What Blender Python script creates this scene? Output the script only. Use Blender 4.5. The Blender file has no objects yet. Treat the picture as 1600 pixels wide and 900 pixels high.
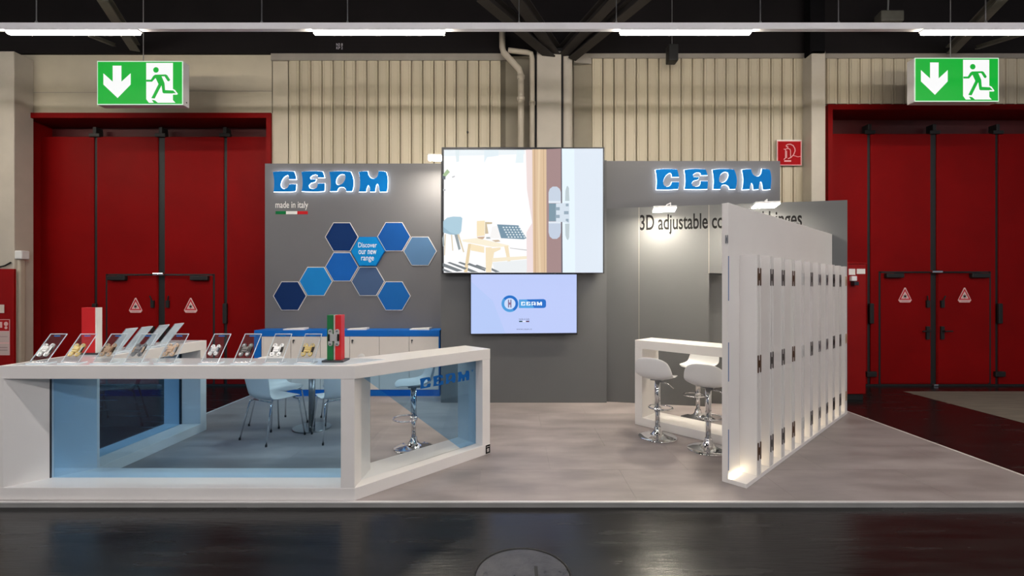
import bpy, bmesh, math, random
from mathutils import Vector, Matrix
from mathutils.geometry import tessellate_polygon

random.seed(7)
S = bpy.context.scene
COL = S.collection

# ------------------------------------------------------------------ camera, world, exposure
F = 720.0            # focal length in pixels of a 1600 px wide frame
HZ = 452.0           # horizon row
EYE = 1.6            # eye height above the stand floor
cam = bpy.data.cameras.new('camera')
cam.sensor_width = 36.0
cam.lens = F / 1600 * 36.0
cam.shift_y = (HZ - 450.0) / 1600.0
cam.clip_start = 0.05
camo = bpy.data.objects.new('camera', cam)
camo.location = (0, 0, EYE)
camo.rotation_euler = (math.pi / 2, 0, 0)
COL.objects.link(camo)
S.camera = camo

S.view_settings.view_transform = 'Standard'
S.view_settings.look = 'None'
S.view_settings.gamma = 1.0
S.view_settings.use_curve_mapping = False
S.view_settings.exposure = 0.0

world = bpy.data.worlds.new('hall_ambient')
world.use_nodes = True
world.node_tree.nodes['Background'].inputs[0].default_value = (0.80, 0.86, 1.0, 1)
world.node_tree.nodes['Background'].inputs[1].default_value = 0.22
S.world = world

LAMP_RAIL = 135.0     # emission of the tubes on the visible light rail
LAMP_HALL = 190.0     # emission of the tubes on the unseen fill rows added behind the camera
LAMP_FRONT = 120.0   # row over the front of the stand, above the picture
LAMP_FLOOD = 260.0    # flood heads above the stand walls
LAMP_STRIP = 11.0     # led strips in the hinge wall
LAMP_HALO = 6.0      # halo of the illuminated letters
SCREEN = 1.0


# ------------------------------------------------------------------ pixel helpers (1600x900 frame)
def P(px, py, d):
    return Vector(((px - 800) / F * d, d, EYE - (py - HZ) / F * d))


def XZ(px, py, d):
    v = P(px, py, d)
    return v.x, v.z


def lin(c):
    r = []
    for v in c[:3]:
        v = v / 255.0
        r.append(v / 12.92 if v <= 0.04045 else ((v + 0.055) / 1.055) ** 2.4)
    return (r[0], r[1], r[2], 1.0)


# ------------------------------------------------------------------ materials
def nodes(m):
    nt = m.node_tree
    return nt, nt.nodes, nt.links, nt.nodes['Principled BSDF']


def mat(name, rgb, rough=0.5, metal=0.0, spec=0.5, var=0.06, scale=4.0, bump=0.0, bscale=60.0,
        stretch=(1, 1, 1), rvar=0.0, objvar=0.0, emit=None, estr=0.0):
    m = bpy.data.materials.new(name)
    m.use_nodes = True
    nt, N, L, b = nodes(m)
    c = lin(rgb)
    b.inputs['Roughness'].default_value = rough
    b.inputs['Metallic'].default_value = metal
    b.inputs['Specular IOR Level'].default_value = spec
    geo = N.new('ShaderNodeNewGeometry')
    mp = N.new('ShaderNodeMapping')
    mp.inputs['Scale'].default_value = stretch
    L.new(geo.outputs['Position'], mp.inputs[0])
    no = N.new('ShaderNodeTexNoise')
    no.inputs['Scale'].default_value = scale
    no.inputs['Detail'].default_value = 5
    L.new(mp.outputs[0], no.inputs['Vector'])
    ramp = N.new('ShaderNodeValToRGB')
    ramp.color_ramp.elements[0].position = 0.3
    ramp.color_ramp.elements[1].position = 0.7
    ramp.color_ramp.elements[0].color = tuple(x * (1 - var) for x in c[:3]) + (1,)
    ramp.color_ramp.elements[1].color = tuple(min(1, x * (1 + var)) for x in c[:3]) + (1,)
    L.new(no.outputs['Fac'], ramp.inputs[0])
    out = ramp.outputs[0]
    if objvar:
        oi = N.new('ShaderNodeObjectInfo')
        mr = N.new('ShaderNodeMapRange')
        mr.inputs['To Min'].default_value = 1 - objvar
        mr.inputs['To Max'].default_value = 1 + objvar
        L.new(oi.outputs['Random'], mr.inputs['Value'])
        mx = N.new('ShaderNodeMix')
        mx.data_type = 'RGBA'
        mx.blend_type = 'MULTIPLY'
        mx.inputs['Factor'].default_value = 1
        L.new(out, mx.inputs['A'])
        L.new(mr.outputs[0], mx.inputs['B'])
        out = mx.outputs['Result']
    L.new(out, b.inputs['Base Color'])
    if rvar:
        mr2 = N.new('ShaderNodeMapRange')
        mr2.inputs['From Min'].default_value = 0.3
        mr2.inputs['From Max'].default_value = 0.7
        mr2.inputs['To Min'].default_value = max(0.02, rough - rvar)
        mr2.inputs['To Max'].default_value = rough + rvar
        L.new(no.outputs['Fac'], mr2.inputs['Value'])
        L.new(mr2.outputs[0], b.inputs['Roughness'])
    if bump:
        n2 = N.new('ShaderNodeTexNoise')
        n2.inputs['Scale'].default_value = bscale
        n2.inputs['Detail'].default_value = 4
        L.new(mp.outputs[0], n2.inputs['Vector'])
        bp = N.new('ShaderNodeBump')
        bp.inputs['Strength'].default_value = bump
        bp.inputs['Distance'].default_value = 0.01
        L.new(n2.outputs['Fac'], bp.inputs['Height'])
        L.new(bp.outputs[0], b.inputs['Normal'])
    if emit:
        b.inputs['Emission Color'].default_value = lin(emit)
        b.inputs['Emission Strength'].default_value = estr
    return m


def emitter(name, rgb, strength):
    m = bpy.data.materials.new(name)
    m.use_nodes = True
    nt = m.node_tree
    nt.nodes.clear()
    e = nt.nodes.new('ShaderNodeEmission')
    e.inputs[0].default_value = lin(rgb)
    e.inputs[1].default_value = strength
    o = nt.nodes.new('ShaderNodeOutputMaterial')
    nt.links.new(e.outputs[0], o.inputs[0])
    return m


def tinted_glass(name, tint, refl=0.06, haze=None, through=False):
    m = bpy.data.materials.new(name)
    m.use_nodes = True
    nt = m.node_tree
    nt.nodes.clear()
    t = nt.nodes.new('ShaderNodeBsdfTransparent')
    t.inputs[0].default_value = (tint[0], tint[1], tint[2], 1)
    g = nt.nodes.new('ShaderNodeBsdfGlossy')
    g.inputs['Roughness'].default_value = 0.02
    lw = nt.nodes.new('ShaderNodeLayerWeight')
    lw.inputs[0].default_value = 0.35
    mul = nt.nodes.new('ShaderNodeMath')
    mul.operation = 'MULTIPLY'
    mul.inputs[1].default_value = refl * 6
    nt.links.new(lw.outputs['Fresnel'], mul.inputs[0])
    mx = nt.nodes.new('ShaderNodeMixShader')
    nt.links.new(mul.outputs[0], mx.inputs[0])
    nt.links.new(t.outputs[0], mx.inputs[1])
    nt.links.new(g.outputs[0], mx.inputs[2])
    last = mx.outputs[0]
    if haze:
        d = nt.nodes.new('ShaderNodeBsdfDiffuse')
        d.inputs[0].default_value = tuple(haze[:3]) + (1,)
        if through:
            tr = nt.nodes.new('ShaderNodeBsdfTranslucent')
            tr.inputs[0].default_value = tuple(haze[:3]) + (1,)
            dm = nt.nodes.new('ShaderNodeMixShader')
            nt.links.new(d.outputs[0], dm.inputs[1])
            nt.links.new(tr.outputs[0], dm.inputs[2])
            d = dm
        m2 = nt.nodes.new('ShaderNodeMixShader')
        m2.inputs[0].default_value = haze[3]
        nt.links.new(last, m2.inputs[1])
        nt.links.new(d.outputs[0], m2.inputs[2])
        last = m2.outputs[0]
    o = nt.nodes.new('ShaderNodeOutputMaterial')
    nt.links.new(last, o.inputs[0])
    return m


def print_material(name, strength=0.0, rough=0.8):
    """flat print: colour comes from the mesh's own colour attribute"""
    m = bpy.data.materials.new(name)
    m.use_nodes = True
    nt, N, L, b = nodes(m)
    b.inputs['Specular IOR Level'].default_value = 0.1
    a = N.new('ShaderNodeVertexColor')
    a.layer_name = 'Ink'
    if strength:
        b.inputs['Base Color'].default_value = (0.02, 0.02, 0.02, 1)
        L.new(a.outputs[0], b.inputs['Emission Color'])
        b.inputs['Emission Strength'].default_value = strength
    else:
        L.new(a.outputs[0], b.inputs['Base Color'])
    b.inputs['Roughness'].default_value = rough
    return m


M = {}
M['white'] = mat('white_laminate', (226, 222, 219), 0.32, var=0.02, scale=2)
M['reflection_tint'] = mat('reflection_tint_top', (222, 232, 240), 0.10, var=0.02, scale=2)  # pale blue stands in for the reflection on the counter top
M['white_plastic'] = mat('white_plastic', (222, 222, 222), 0.35, var=0.02)
M['grey_wall'] = mat('grey_panel', (104, 104, 108), 0.6, spec=0.3, var=0.03, scale=1.2)
M['grey_dark'] = mat('grey_panel_dark', (96, 97, 98), 0.6, spec=0.3, var=0.03, scale=1.2)
M['blue_cab'] = mat('blue_laminate', (4, 100, 190), 0.5, spec=0.25, var=0.03)
M['cab_white'] = mat('cabinet_white', (218, 212, 206), 0.4, var=0.02)
M['tile'] = mat('vinyl_tile', (145, 136, 135), 0.48, var=0.26, scale=2.0, stretch=(0.8, 2.2, 1), rvar=0.10, objvar=0.035, bump=0.05, bscale=40)
M['edge'] = mat('aluminium_edge', (225, 222, 220), 0.4, 0.2, var=0.05)
M['edge_side'] = mat('platform_side', (140, 139, 137), 0.5, var=0.08)
M['hall_floor'] = mat('black_hall_floor', (25, 24, 24), 0.24, spec=0.32, var=0.35, scale=3.5, stretch=(0.35, 3.0, 1), rvar=0.05, bump=0.10, bscale=18)
M['mat_grey'] = mat('grey_concrete', (112, 106, 96), 0.75, var=0.15, scale=5, stretch=(0.4, 2.5, 1), bump=0.1)
M['metal_cover'] = mat('cast_cover', (78, 78, 82), 0.38, 0.5, var=0.35, scale=14, rvar=0.12, bump=0.25, bscale=40)
M['hall_wall'] = mat('beige_wall', (190, 180, 160), 0.55, var=0.06, scale=2.5, bump=0.04)
M['cladding'] = mat('beige_cladding', (194, 183, 160), 0.45, var=0.05, scale=2.5, stretch=(1, 1, 0.2), objvar=0.03)
M['groove'] = mat('cladding_groove', (96, 88, 72), 0.6, var=0.05)
M['flashing'] = mat('grey_flashing', (150, 143, 134), 0.5, var=0.08)
M['recess'] = mat('grey_recess', (140, 131, 114), 0.6, var=0.06)
M['pillar'] = mat('pillar_paint', (186, 178, 166), 0.5, var=0.05)
M['fascia'] = mat('dark_fascia', (22, 18, 19), 0.8, spec=0.2, var=0.15, scale=2)
M['ceiling'] = mat('black_ceiling', (14, 13, 15), 0.9, spec=0.1, var=0.2)
M['beam'] = mat('steel_beam', (38, 33, 31), 0.7, var=0.2)
M['strut'] = mat('galvanised_strut', (84, 82, 75), 0.6, 0.1, var=0.2)
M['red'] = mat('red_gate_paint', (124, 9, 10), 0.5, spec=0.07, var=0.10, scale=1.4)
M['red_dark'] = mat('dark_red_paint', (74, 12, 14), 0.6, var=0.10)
M['red_box'] = mat('red_cabinet_paint', (140, 10, 10), 0.45, spec=0.2, var=0.05)
M['black'] = mat('black_rubber', (20, 19, 19), 0.55, var=0.1)
M['black_gloss'] = mat('black_bezel', (34, 34, 38), 0.3, var=0.05)
M['chrome'] = mat('chrome', (225, 226, 228), 0.07, 1.0, var=0.02)
M['steel'] = mat('brushed_steel', (150, 152, 155), 0.28, 1.0, var=0.08, stretch=(1, 1, 0.1), scale=30)
M['dark_steel'] = mat('dark_steel', (70, 74, 80), 0.3, 0.8, var=0.08)
M['lamp_body'] = mat('lamp_rail_white', (235, 233, 236), 0.4, var=0.03)
M['cable'] = mat('galvanised_cable', (150, 150, 150), 0.4, 0.6, var=0.1)
M['pipe'] = mat('pipe_paint', (184, 174, 158), 0.45, var=0.06)
M['blue_letter'] = mat('blue_letter_face', (0, 114, 194), 0.6, spec=0.1, var=0.02)
M['green_block'] = mat('green_block', (14, 112, 58), 0.4, var=0.03)
M['red_block'] = mat('red_block', (206, 30, 34), 0.4, var=0.03)
M['white_block'] = mat('white_block', (226, 224, 218), 0.4, var=0.02)
M['slate'] = mat('slate_base', (54, 58, 62), 0.4, var=0.06)
M['bronze'] = mat('bronze_hinge', (92, 66, 46), 0.35, 0.35, var=0.1)
M['gunmetal'] = mat('gunmetal_hinge', (92, 88, 86), 0.35, 0.35, var=0.1)
M['blackened'] = mat('black_hinge', (38, 34, 32), 0.4, 0.5, var=0.1)
M['silver'] = mat('satin_silver_hinge', (206, 206, 204), 0.3, 0.35, var=0.05)
M['brass'] = mat('brass_hinge', (216, 192, 128), 0.25, 0.35, var=0.05)
M['champagne'] = mat('champagne_hinge', (190, 164, 138), 0.3, 0.35, var=0.05)
M['blue_strip'] = mat('blue_strip', (44, 96, 150), 0.4, var=0.05)
M['paper'] = mat('white_paper', (232, 228, 226), 0.6, var=0.02)
M['tube'] = emitter('tube_light', (255, 244, 222), LAMP_RAIL)
M['tube_hall'] = emitter('tube_light_hall', (255, 249, 246), LAMP_HALL)
M['tube_front'] = emitter('tube_light_front', (255, 249, 246), LAMP_FRONT)
M['flood'] = emitter('flood_light', (255, 244, 224), LAMP_FLOOD)
M['ledstrip'] = emitter('led_strip', (255, 236, 196), LAMP_STRIP)
M['halo'] = emitter('halo_acrylic', (236, 246, 255), LAMP_HALO)
M['pane'] = tinted_glass('blue_tinted_pane', (0.69, 0.86, 0.99), 0.03)
M['clear'] = tinted_glass('clear_pane', (0.97, 0.985, 0.99), 0.04)
M['film'] = tinted_glass('blue_film', (0.69, 0.86, 0.99), 0.02)
M['acrylic'] = tinted_glass('clear_acrylic', (0.95, 0.96, 0.97), 0.03, (0.75, 0.8, 0.85, 0.015))
M['acrylic_edge'] = mat('acrylic_edge', (214, 224, 232), 0.15, var=0.02)
M['milky'] = tinted_glass('milky_acrylic', (0.75, 0.8, 0.85), 0.10, (0.88, 0.95, 1.0, 0.90), True)  # diffuse white stands in for light reflected off the acrylic backs
M['ink'] = print_material('printed_ink')
M['ink_screen'] = print_material('screen_picture', SCREEN)
M['ink_sign'] = print_material('backlit_sign', 0.95)


# ------------------------------------------------------------------ mesh building
class MB:
    def __init__(s):
        s.v, s.f, s.m, s.c = [], [], [], []

    def add(s, verts, faces, mi=0):
        o = len(s.v)
        s.v += [tuple(v) for v in verts]
        for f in faces:
            s.f.append([i + o for i in f])
            s.m.append(mi)
        return s

    def box(s, x0, x1, y0, y1, z0, z1, mi=0, T=None):
        vs = [Vector((x, y, z)) for z in (z0, z1) for y in (y0, y1) for x in (x0, x1)]
        if T is not None:
            vs = [T @ v for v in vs]
        return s.add(vs, [(0, 2, 3, 1), (4, 5, 7, 6), (0, 1, 5, 4), (2, 6, 7, 3), (0, 4, 6, 2), (1, 3, 7, 5)], mi)

    def prism(s, poly, z0, z1, mi=0):
        n = len(poly)
        a = sum(poly[i][0] * poly[(i + 1) % n][1] - poly[(i + 1) % n][0] * poly[i][1] for i in range(n))
        if a < 0:
            poly = poly[::-1]
        vs = [(p[0], p[1], z0) for p in poly] + [(p[0], p[1], z1) for p in poly]
        fs = [tuple(range(n - 1, -1, -1)), tuple(range(n, 2 * n))]
        fs += [(i, (i + 1) % n, n + (i + 1) % n, n + i) for i in range(n)]
        return s.add(vs, fs, mi)

    def tube(s, pts, r, n=10, mi=0, closed=False, cap=True):
        pts = [Vector(p) for p in pts]
        k = len(pts)
        rs = r if isinstance(r, (list, tuple)) else [r] * k
        rings = []
        up = None
        for i, p in enumerate(pts):
            if closed:
                t = pts[(i + 1) % k] - pts[i - 1]
            else:
                t = pts[min(i + 1, k - 1)] - pts[max(i - 1, 0)]
            t.normalize()
            if up is None:
                up = Vector((0, 0, 1)) if abs(t.z) < 0.9 else Vector((1, 0, 0))
            a = t.cross(up).normalized()
            b = a.cross(t).normalized()
            up = b
            rings.append([p + (a * math.cos(q) + b * math.sin(q)) * rs[i] for q in [2 * math.pi * j / n for j in range(n)]])
        vs = [v for R in rings for v in R]
        fs = []
        for i in range(k if closed else k - 1):
            j2 = (i + 1) % k
            for j in range(n):
                fs.append((i * n + j, i * n + (j + 1) % n, j2 * n + (j + 1) % n, j2 * n + j))
        if cap and not closed:
            fs.append(tuple(range(n - 1, -1, -1)))
            fs.append(tuple((k - 1) * n + j for j in range(n)))
        return s.add(vs, fs, mi)

    def lathe(s, prof, n=32, mi=0, c=(0, 0, 0)):
        vs, fs = [], []
        for (r, z) in prof:
            for j in range(n):
                q = 2 * math.pi * j / n
                vs.append((c[0] + r * math.cos(q), c[1] + r * math.sin(q), c[2] + z))
        for i in range(len(prof) - 1):
            for j in range(n):
                fs.append((i * n + j, i * n + (j + 1) % n, (i + 1) * n + (j + 1) % n, (i + 1) * n + j))
        fs.append(tuple(range(n - 1, -1, -1)))
        fs.append(tuple((len(prof) - 1) * n + j for j in range(n)))
        return s.add(vs, fs, mi)


def wm(o):
    m = o.matrix_basis.copy()
    p = o.parent
    while p:
        m = p.matrix_basis @ m
        p = p.parent
    return m


def obj(name, mb, material, parent=None, local=False, bevel=0.0, smooth=False, kind=None, label=None):
    me = bpy.data.meshes.new(name)
    me.from_pydata([tuple(v) for v in mb.v], [], mb.f)
    mats = material if isinstance(material, (list, tuple)) else [material]
    for m in mats:
        me.materials.append(m)
    for p, mi in zip(me.polygons, mb.m):
        p.material_index = mi
        p.use_smooth = smooth
    if parent is not None and not local:
        me.transform(wm(parent).inverted())
    bm = bmesh.new()
    bm.from_mesh(me)
    bmesh.ops.recalc_face_normals(bm, faces=bm.faces)
    bm.to_mesh(me)
    bm.free()
    o = bpy.data.objects.new(name, me)
    COL.objects.link(o)
    if parent is not None:
        o.parent = parent
    if bevel:
        b = o.modifiers.new('soft_edge', 'BEVEL')
        b.width = bevel
        b.segments = 2
        b.limit_method = 'ANGLE'
    if kind:
        o['kind'] = kind
    if label:
        o['label'] = label
    return o


def tag(o, label, cat, group=None, kind=None):
    o['label'] = label
    o['category'] = cat
    if group:
        o['group'] = group
    if kind:
        o['kind'] = kind
    return o


def thing(name, label, cat, loc=(0, 0, 0), rz=0.0, group=None, kind=None):
    o = bpy.data.objects.new(name, None)
    o.empty_display_size = 0.1
    o.location = loc
    o.rotation_euler = (0, 0, rz)
    COL.objects.link(o)
    return tag(o, label, cat, group, kind)


def dup(root, loc, rz, label=None):
    def cp(o, par):
        c = o.copy()
        COL.objects.link(c)
        c.parent = par
        for ch in [x for x in o.children]:
            cp(ch, c)
        return c
    r = cp(root, None)
    r.location = loc
    r.rotation_euler = (0, 0, rz)
    if label:
        r['label'] = label
    return r


def share(src, name, parent, T):
    """another piece with the same mesh data; T is its world matrix"""
    o = bpy.data.objects.new(name, src.data)
    COL.objects.link(o)
    if parent:
        o.parent = parent
        o.matrix_basis = wm(parent).inverted() @ T
    else:
        o.matrix_basis = T
    return o


# ------------------------------------------------------------------ flat print
def text_tris(txt, bold=0.0):
    c = bpy.data.curves.new('text', 'FONT')
    c.body = txt
    c.align_x = 'LEFT'
    c.resolution_u = 4
    c.offset = bold
    t = bpy.data.objects.new('text', c)
    COL.objects.link(t)
    dg = bpy.context.evaluated_depsgraph_get()
    me = bpy.data.meshes.new_from_object(t.evaluated_get(dg))
    vs = [(v.co.x, v.co.y) for v in me.vertices]
    fs = [tuple(p.vertices) for p in me.polygons]
    bpy.data.objects.remove(t)
    bpy.data.meshes.remove(me)
    return vs, fs


class Print:
    """flat shapes in a (u right, v up) frame, each shape a hair above the one before"""
    def __init__(s, o, right, up, step=0.0006):
        s.o, s.r, s.u = Vector(o), Vector(right).normalized(), Vector(up).normalized()
        s.n = s.r.cross(s.u)
        s.step, s.k = step, 1
        s.v, s.f, s.c = [], [], []

    def pt(s, u, v):
        return s.o + s.r * u + s.u * v + s.n * (s.step * s.k)

    def tris(s, vs, fs, col, up=True):
        if up:
            s.k += 1
        b = len(s.v)
        s.v += [tuple(s.pt(*p)) for p in vs]
        for f in fs:
            s.f.append(tuple(i + b for i in f))
            s.c.append(lin(col))
        return s

    def poly(s, pts, col, up=True):
        t = tessellate_polygon([[Vector((p[0], p[1], 0)) for p in pts]])
        return s.tris(pts, t, col, up)

    def holed(s, loops, col, up=True):
        t = tessellate_polygon([[Vector((p[0], p[1], 0)) for p in L] for L in loops])
        return s.tris([p for L in loops for p in L], t, col, up)

    def rect(s, u0, v0, u1, v1, col, up=True):
        return s.poly([(u0, v0), (u1, v0), (u1, v1), (u0, v1)], col, up)

    def circle(s, u, v, r, col, ry=None, n=28, up=True):
        ry = ry or r
        return s.poly([(u + r * math.cos(2 * math.pi * i / n), v + ry * math.sin(2 * math.pi * i / n)) for i in range(n)], col, up)

    def stroke(s, pts, w, col, up=True):
        if up:
            s.k += 1
        for a, b in zip(pts[:-1], pts[1:]):
            a, b = Vector(a), Vector(b)
            d = (b - a).normalized()
            n = Vector((-d.y, d.x)) * w / 2
            e = d * w * 0.25
            s.poly([tuple(a - e + n), tuple(a - e - n), tuple(b + e - n), tuple(b + e + n)], col, up=False)
        return s

    def text(s, txt, u0, v0, w, h, col, bold=0.0):
        """text fitted to width w, with its tallest glyph from baseline to h"""
        vs, fs = text_tris(txt, bold)
        x0 = min(v[0] for v in vs)
        x1 = max(v[0] for v in vs)
        y1 = max(v[1] for v in vs)
        vs = [(u0 + (x - x0) / (x1 - x0) * w, v0 + y / y1 * h) for x, y in vs]
        return s.tris(vs, fs, col)

    def build(s, name, material, parent=None):
        me = bpy.data.meshes.new(name)
        v = [Vector(x) for x in s.v]
        if parent is not None:
            inv = wm(parent).inverted()
            v = [inv @ x for x in v]
        me.from_pydata([tuple(x) for x in v], [], s.f)
        me.materials.append(material)
        ca = me.color_attributes.new('Ink', 'FLOAT_COLOR', 'CORNER')
        for p in me.polygons:
            for li in p.loop_indices:
                ca.data[li].color = s.c[p.index]
        nloc = (wm(parent).inverted().to_3x3() @ s.n) if parent is not None else s.n
        bm = bmesh.new()
        bm.from_mesh(me)
        for f in bm.faces:
            f.normal_update()
            if f.normal.dot(nloc) < 0:
                f.normal_flip()
        bm.to_mesh(me)
        bm.free()
        o = bpy.data.objects.new(name, me)
        COL.objects.link(o)
        if parent is not None:
            o.parent = parent
        return o


# the four letters, in a frame 0..1365 wide and 0..242 tall (y down)
def smooth_loop(pts, it=1):
    for _ in range(it):
        q = []
        n = len(pts)
        for i in range(n):
            a, b, c = Vector(pts[i - 1]), Vector(pts[i]), Vector(pts[(i + 1) % n])
            ang = (b - a).angle(c - b) if (b - a).length and (c - b).length else 0
            if ang > 0.85:
                q.append(tuple(b))
            else:
                q.append(tuple(b * 0.75 + a * 0.25 * 1.0))
                q.append(tuple(b * 0.75 + c * 0.25 * 1.0))
        pts = q
    return pts


LETTERS = {
    'C': [[(125, 108), (200, 99), (300, 98), (378, 103), (395, 150), (402, 192), (318, 192), (320, 162), (302, 143), (272, 152), (243, 180), (222, 220), (214, 262), (230, 296), (262, 307), (295, 297), (312, 272), (318, 250), (402, 250), (400, 300), (390, 332), (300, 338), (200, 338), (135, 337), (142, 270), (140, 180)]],
    'E': [[(465, 108), (540, 98), (640, 98), (715, 103), (730, 140), (738, 172), (662, 172), (658, 147), (630, 135), (592, 145), (566, 168), (572, 193), (640, 193), (626, 222), (612, 227), (572, 235), (550, 265), (562, 295), (600, 307), (640, 298), (656, 272), (660, 240), (742, 240), (742, 290), (735, 332), (640, 336), (540, 335), (468, 332), (480, 260), (478, 180)]],
    'A': [[(797, 108), (870, 98), (970, 98), (1050, 105), (1074, 160), (1085, 220), (1080, 290), (1065, 333), (998, 333), (992, 305), (970, 286), (940, 280), (910, 287), (895, 308), (888, 332), (805, 333), (814, 270), (812, 190)],
          [(872, 225), (880, 182), (905, 147), (945, 129), (980, 140), (990, 172), (975, 215), (945, 250), (905, 262), (880, 250)]],
    'M': [[(1145, 108), (1200, 99), (1252, 100), (1258, 138), (1282, 174), (1320, 190), (1358, 174), (1376, 140), (1380, 98), (1440, 99), (1472, 110), (1488, 170), (1490, 240), (1480, 335), (1395, 340), (1388, 300), (1383, 260), (1365, 243), (1349, 262), (1340, 335), (1280, 338), (1277, 285), (1258, 258), (1241, 285), (1232, 335), (1148, 338), (1160, 280), (1162, 190)]],
}
LW, LH = 1365.0, 242.0


def letter_loops(ch):
    return [[((x - 125) / LW, (340 - y) / LH) for x, y in smooth_loop(L)] for L in LETTERS[ch]]


def letter_mesh(ch, w, h, depth, grow=0.0):
    c = bpy.data.curves.new('letter', 'CURVE')
    c.dimensions = '2D'
    c.fill_mode = 'BOTH'
    c.extrude = depth / 2
    c.offset = grow
    for i, L in enumerate(letter_loops(ch)):
        if i == 1:
            L = L[::-1]
        sp = c.splines.new('POLY')
        sp.points.add(len(L) - 1)
        for p, (x, y) in zip(sp.points, L):
            p.co = (x * w, y * h, 0, 1)
        sp.use_cyclic_u = True
    t = bpy.data.objects.new('letter', c)
    COL.objects.link(t)
    dg = bpy.context.evaluated_depsgraph_get()
    me = bpy.data.meshes.new_from_object(t.evaluated_get(dg))
    mb = MB()
    mb.add([v.co[:] for v in me.vertices], [tuple(p.vertices) for p in me.polygons])
    bpy.data.objects.remove(t)
    bpy.data.meshes.remove(me)
    return mb


def print_logo(pr, u0, v0, w, h, col):
    pr.k += 1
    for ch in 'CEAM':
        pr.holed([[(u0 + x * w, v0 + y * h) for x, y in L] for L in letter_loops(ch)], col, up=False)


# ================================================================== THE SETTING
HF = -0.04                      # hall floor level (the stand floor is z = 0)
WALLY = 7.60                    # hall back wall

# hall floor
fl = MB()
fl.box(-16, 6.28, -9, 8.6, HF - 0.1, HF)
tag(obj('floor', fl, M['hall_floor']), 'glossy black hall floor around the exhibition stand', 'floor', kind='structure')
fl = MB()
fl.box(6.28, 16, -9, 7.40, HF - 0.1, HF + 0.001)
tag(obj('floor', fl, M['mat_grey']), 'grey concrete strip of hall floor before the right-hand gate', 'floor', kind='structure')
fl = MB()
fl.box(6.28, 16, 7.40, 8.6, HF - 0.1, HF)
tag(obj('floor', fl, M['hall_floor']), 'black threshold floor under the right-hand gate', 'floor', kind='structure')

mh = thing('manhole_cover', 'round scratched metal floor cover in the black aisle floor', 'manhole cover', (0.06, 2.634, HF))
r1 = MB().lathe([(0.268, -0.01), (0.268, 0.0025), (0.262, 0.004), (0.02, 0.004)], 64, c=(0.06, 2.634, HF))
obj('lid', r1, M['metal_cover'], mh)
r2 = MB().tube([(0.06 + 0.277 * math.cos(a), 2.634 + 0.277 * math.sin(a), HF + 0.001) for a in [2 * math.pi * i / 64 for i in range(64)]], 0.007, 6, closed=True)
obj('rim', r2, M['black'], mh)
r3 = MB().box(0.13, 0.15, 2.60, 2.72, HF + 0.003, HF + 0.006)
obj('lifting_slot', r3, M['black'], mh)

# stand platform with vinyl tiles
PX0, PX1, PY0, PY1 = -3.95, 4.40, 3.462, 7.30
plat = thing('platform_floor', 'low stand platform covered with grey vinyl tiles', 'floor', (0, 5.4, HF), kind='structure')
obj('platform_deck', MB().box(PX0 + 0.02, PX1 - 0.02, PY0 + 0.02, PY1, HF, -0.010), M['edge_side'], plat)
e = MB()
e.box(PX0, PX1, PY0, PY0 + 0.02, HF, -0.002)
obj('front_edge', e, M['edge_side'], plat)
e = MB()
e.box(PX0, PX1, PY0 - 0.003, PY0 + 0.018, -0.006, 0.003)
e.box(PX1 - 0.018, PX1 + 0.003, PY0 + 0.018, PY1, -0.006, 0.003)
e.box(PX0 - 0.003, PX0 + 0.018, PY0 + 0.018, PY1, -0.006, 0.003)
obj('edge_profile', e, M['edge'], plat)
e = MB()
e.box(PX1 - 0.02, PX1, PY0 + 0.02, PY1, HF, -0.006)
e.box(PX0, PX0 + 0.02, PY0 + 0.02, PY1, HF, -0.006)
obj('side_edge', e, M['edge_side'], plat)
TW, TH = 1.22, 0.61
row = 0
y = PY0 + 0.02
while y < PY1:
    x = PX0 + 0.02 - (0.61 if row % 2 else 0.0)
    while x < PX1 - 0.02:
        a, b = max(x, PX0 + 0.02) + 0.0006, min(x + TW, PX1 - 0.02) - 0.0006
        c, d = y + 0.0006, min(y + TH, PY1) - 0.0006
        if b - a > 0.03 and d - c > 0.03:
            obj('floor_tile', MB().box(a, b, c, d, -0.010, 0.0), M['tile'], plat)
        x += TW
    y += TH
    row += 1

# hall back wall, cladding, gates ------------------------------------------------
WTOP = 5.465
GL = ((30 - 800) / F * 7.55, (423 - 800) / F * 7.55, 4.494)
GR = ((1294 - 800) / F * 7.55, (1294 - 800) / F * 7.55 + 4.12, 4.63)
wb = thing('wall_back', 'beige hall wall with ribbed cladding behind the stand', 'wall', (0, WALLY, HF), kind='structure')
w = MB()
w.box(-16, GL[0], WALLY, 8.6, HF, WTOP)
w.box(GL[0], GL[1], WALLY, 8.6, GL[2], WTOP)
w.box(GL[1], GR[0], WALLY + 0.04, 8.6, HF, WTOP)
w.box(GR[0], GR[1], WALLY + 0.04, 8.6, GR[2], WTOP)
w.box(GR[1], 16, WALLY + 0.04, 8.6, HF, WTOP)
obj('wall_body', w, M['hall_wall'], wb)
# smooth strips beside the ribs
w = MB()
w.box(GL[1], -3.69, WALLY - 0.01, WALLY + 0.04, HF, WTOP - 0.09)
obj('flat_panel', w, M['hall_wall'], wb)
xa, xb = (790 - 800) / F * WALLY, (812 - 800) / F * WALLY
obj('flat_panel', MB().box(xa, 0.36, WALLY + 0.0, WALLY + 0.05, HF, WTOP - 0.05), M['recess'], wb)
obj('flat_panel', MB().box(1.02, 1.33, WALLY + 0.0, WALLY + 0.05, HF, WTOP - 0.05), M['recess'], wb)
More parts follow.
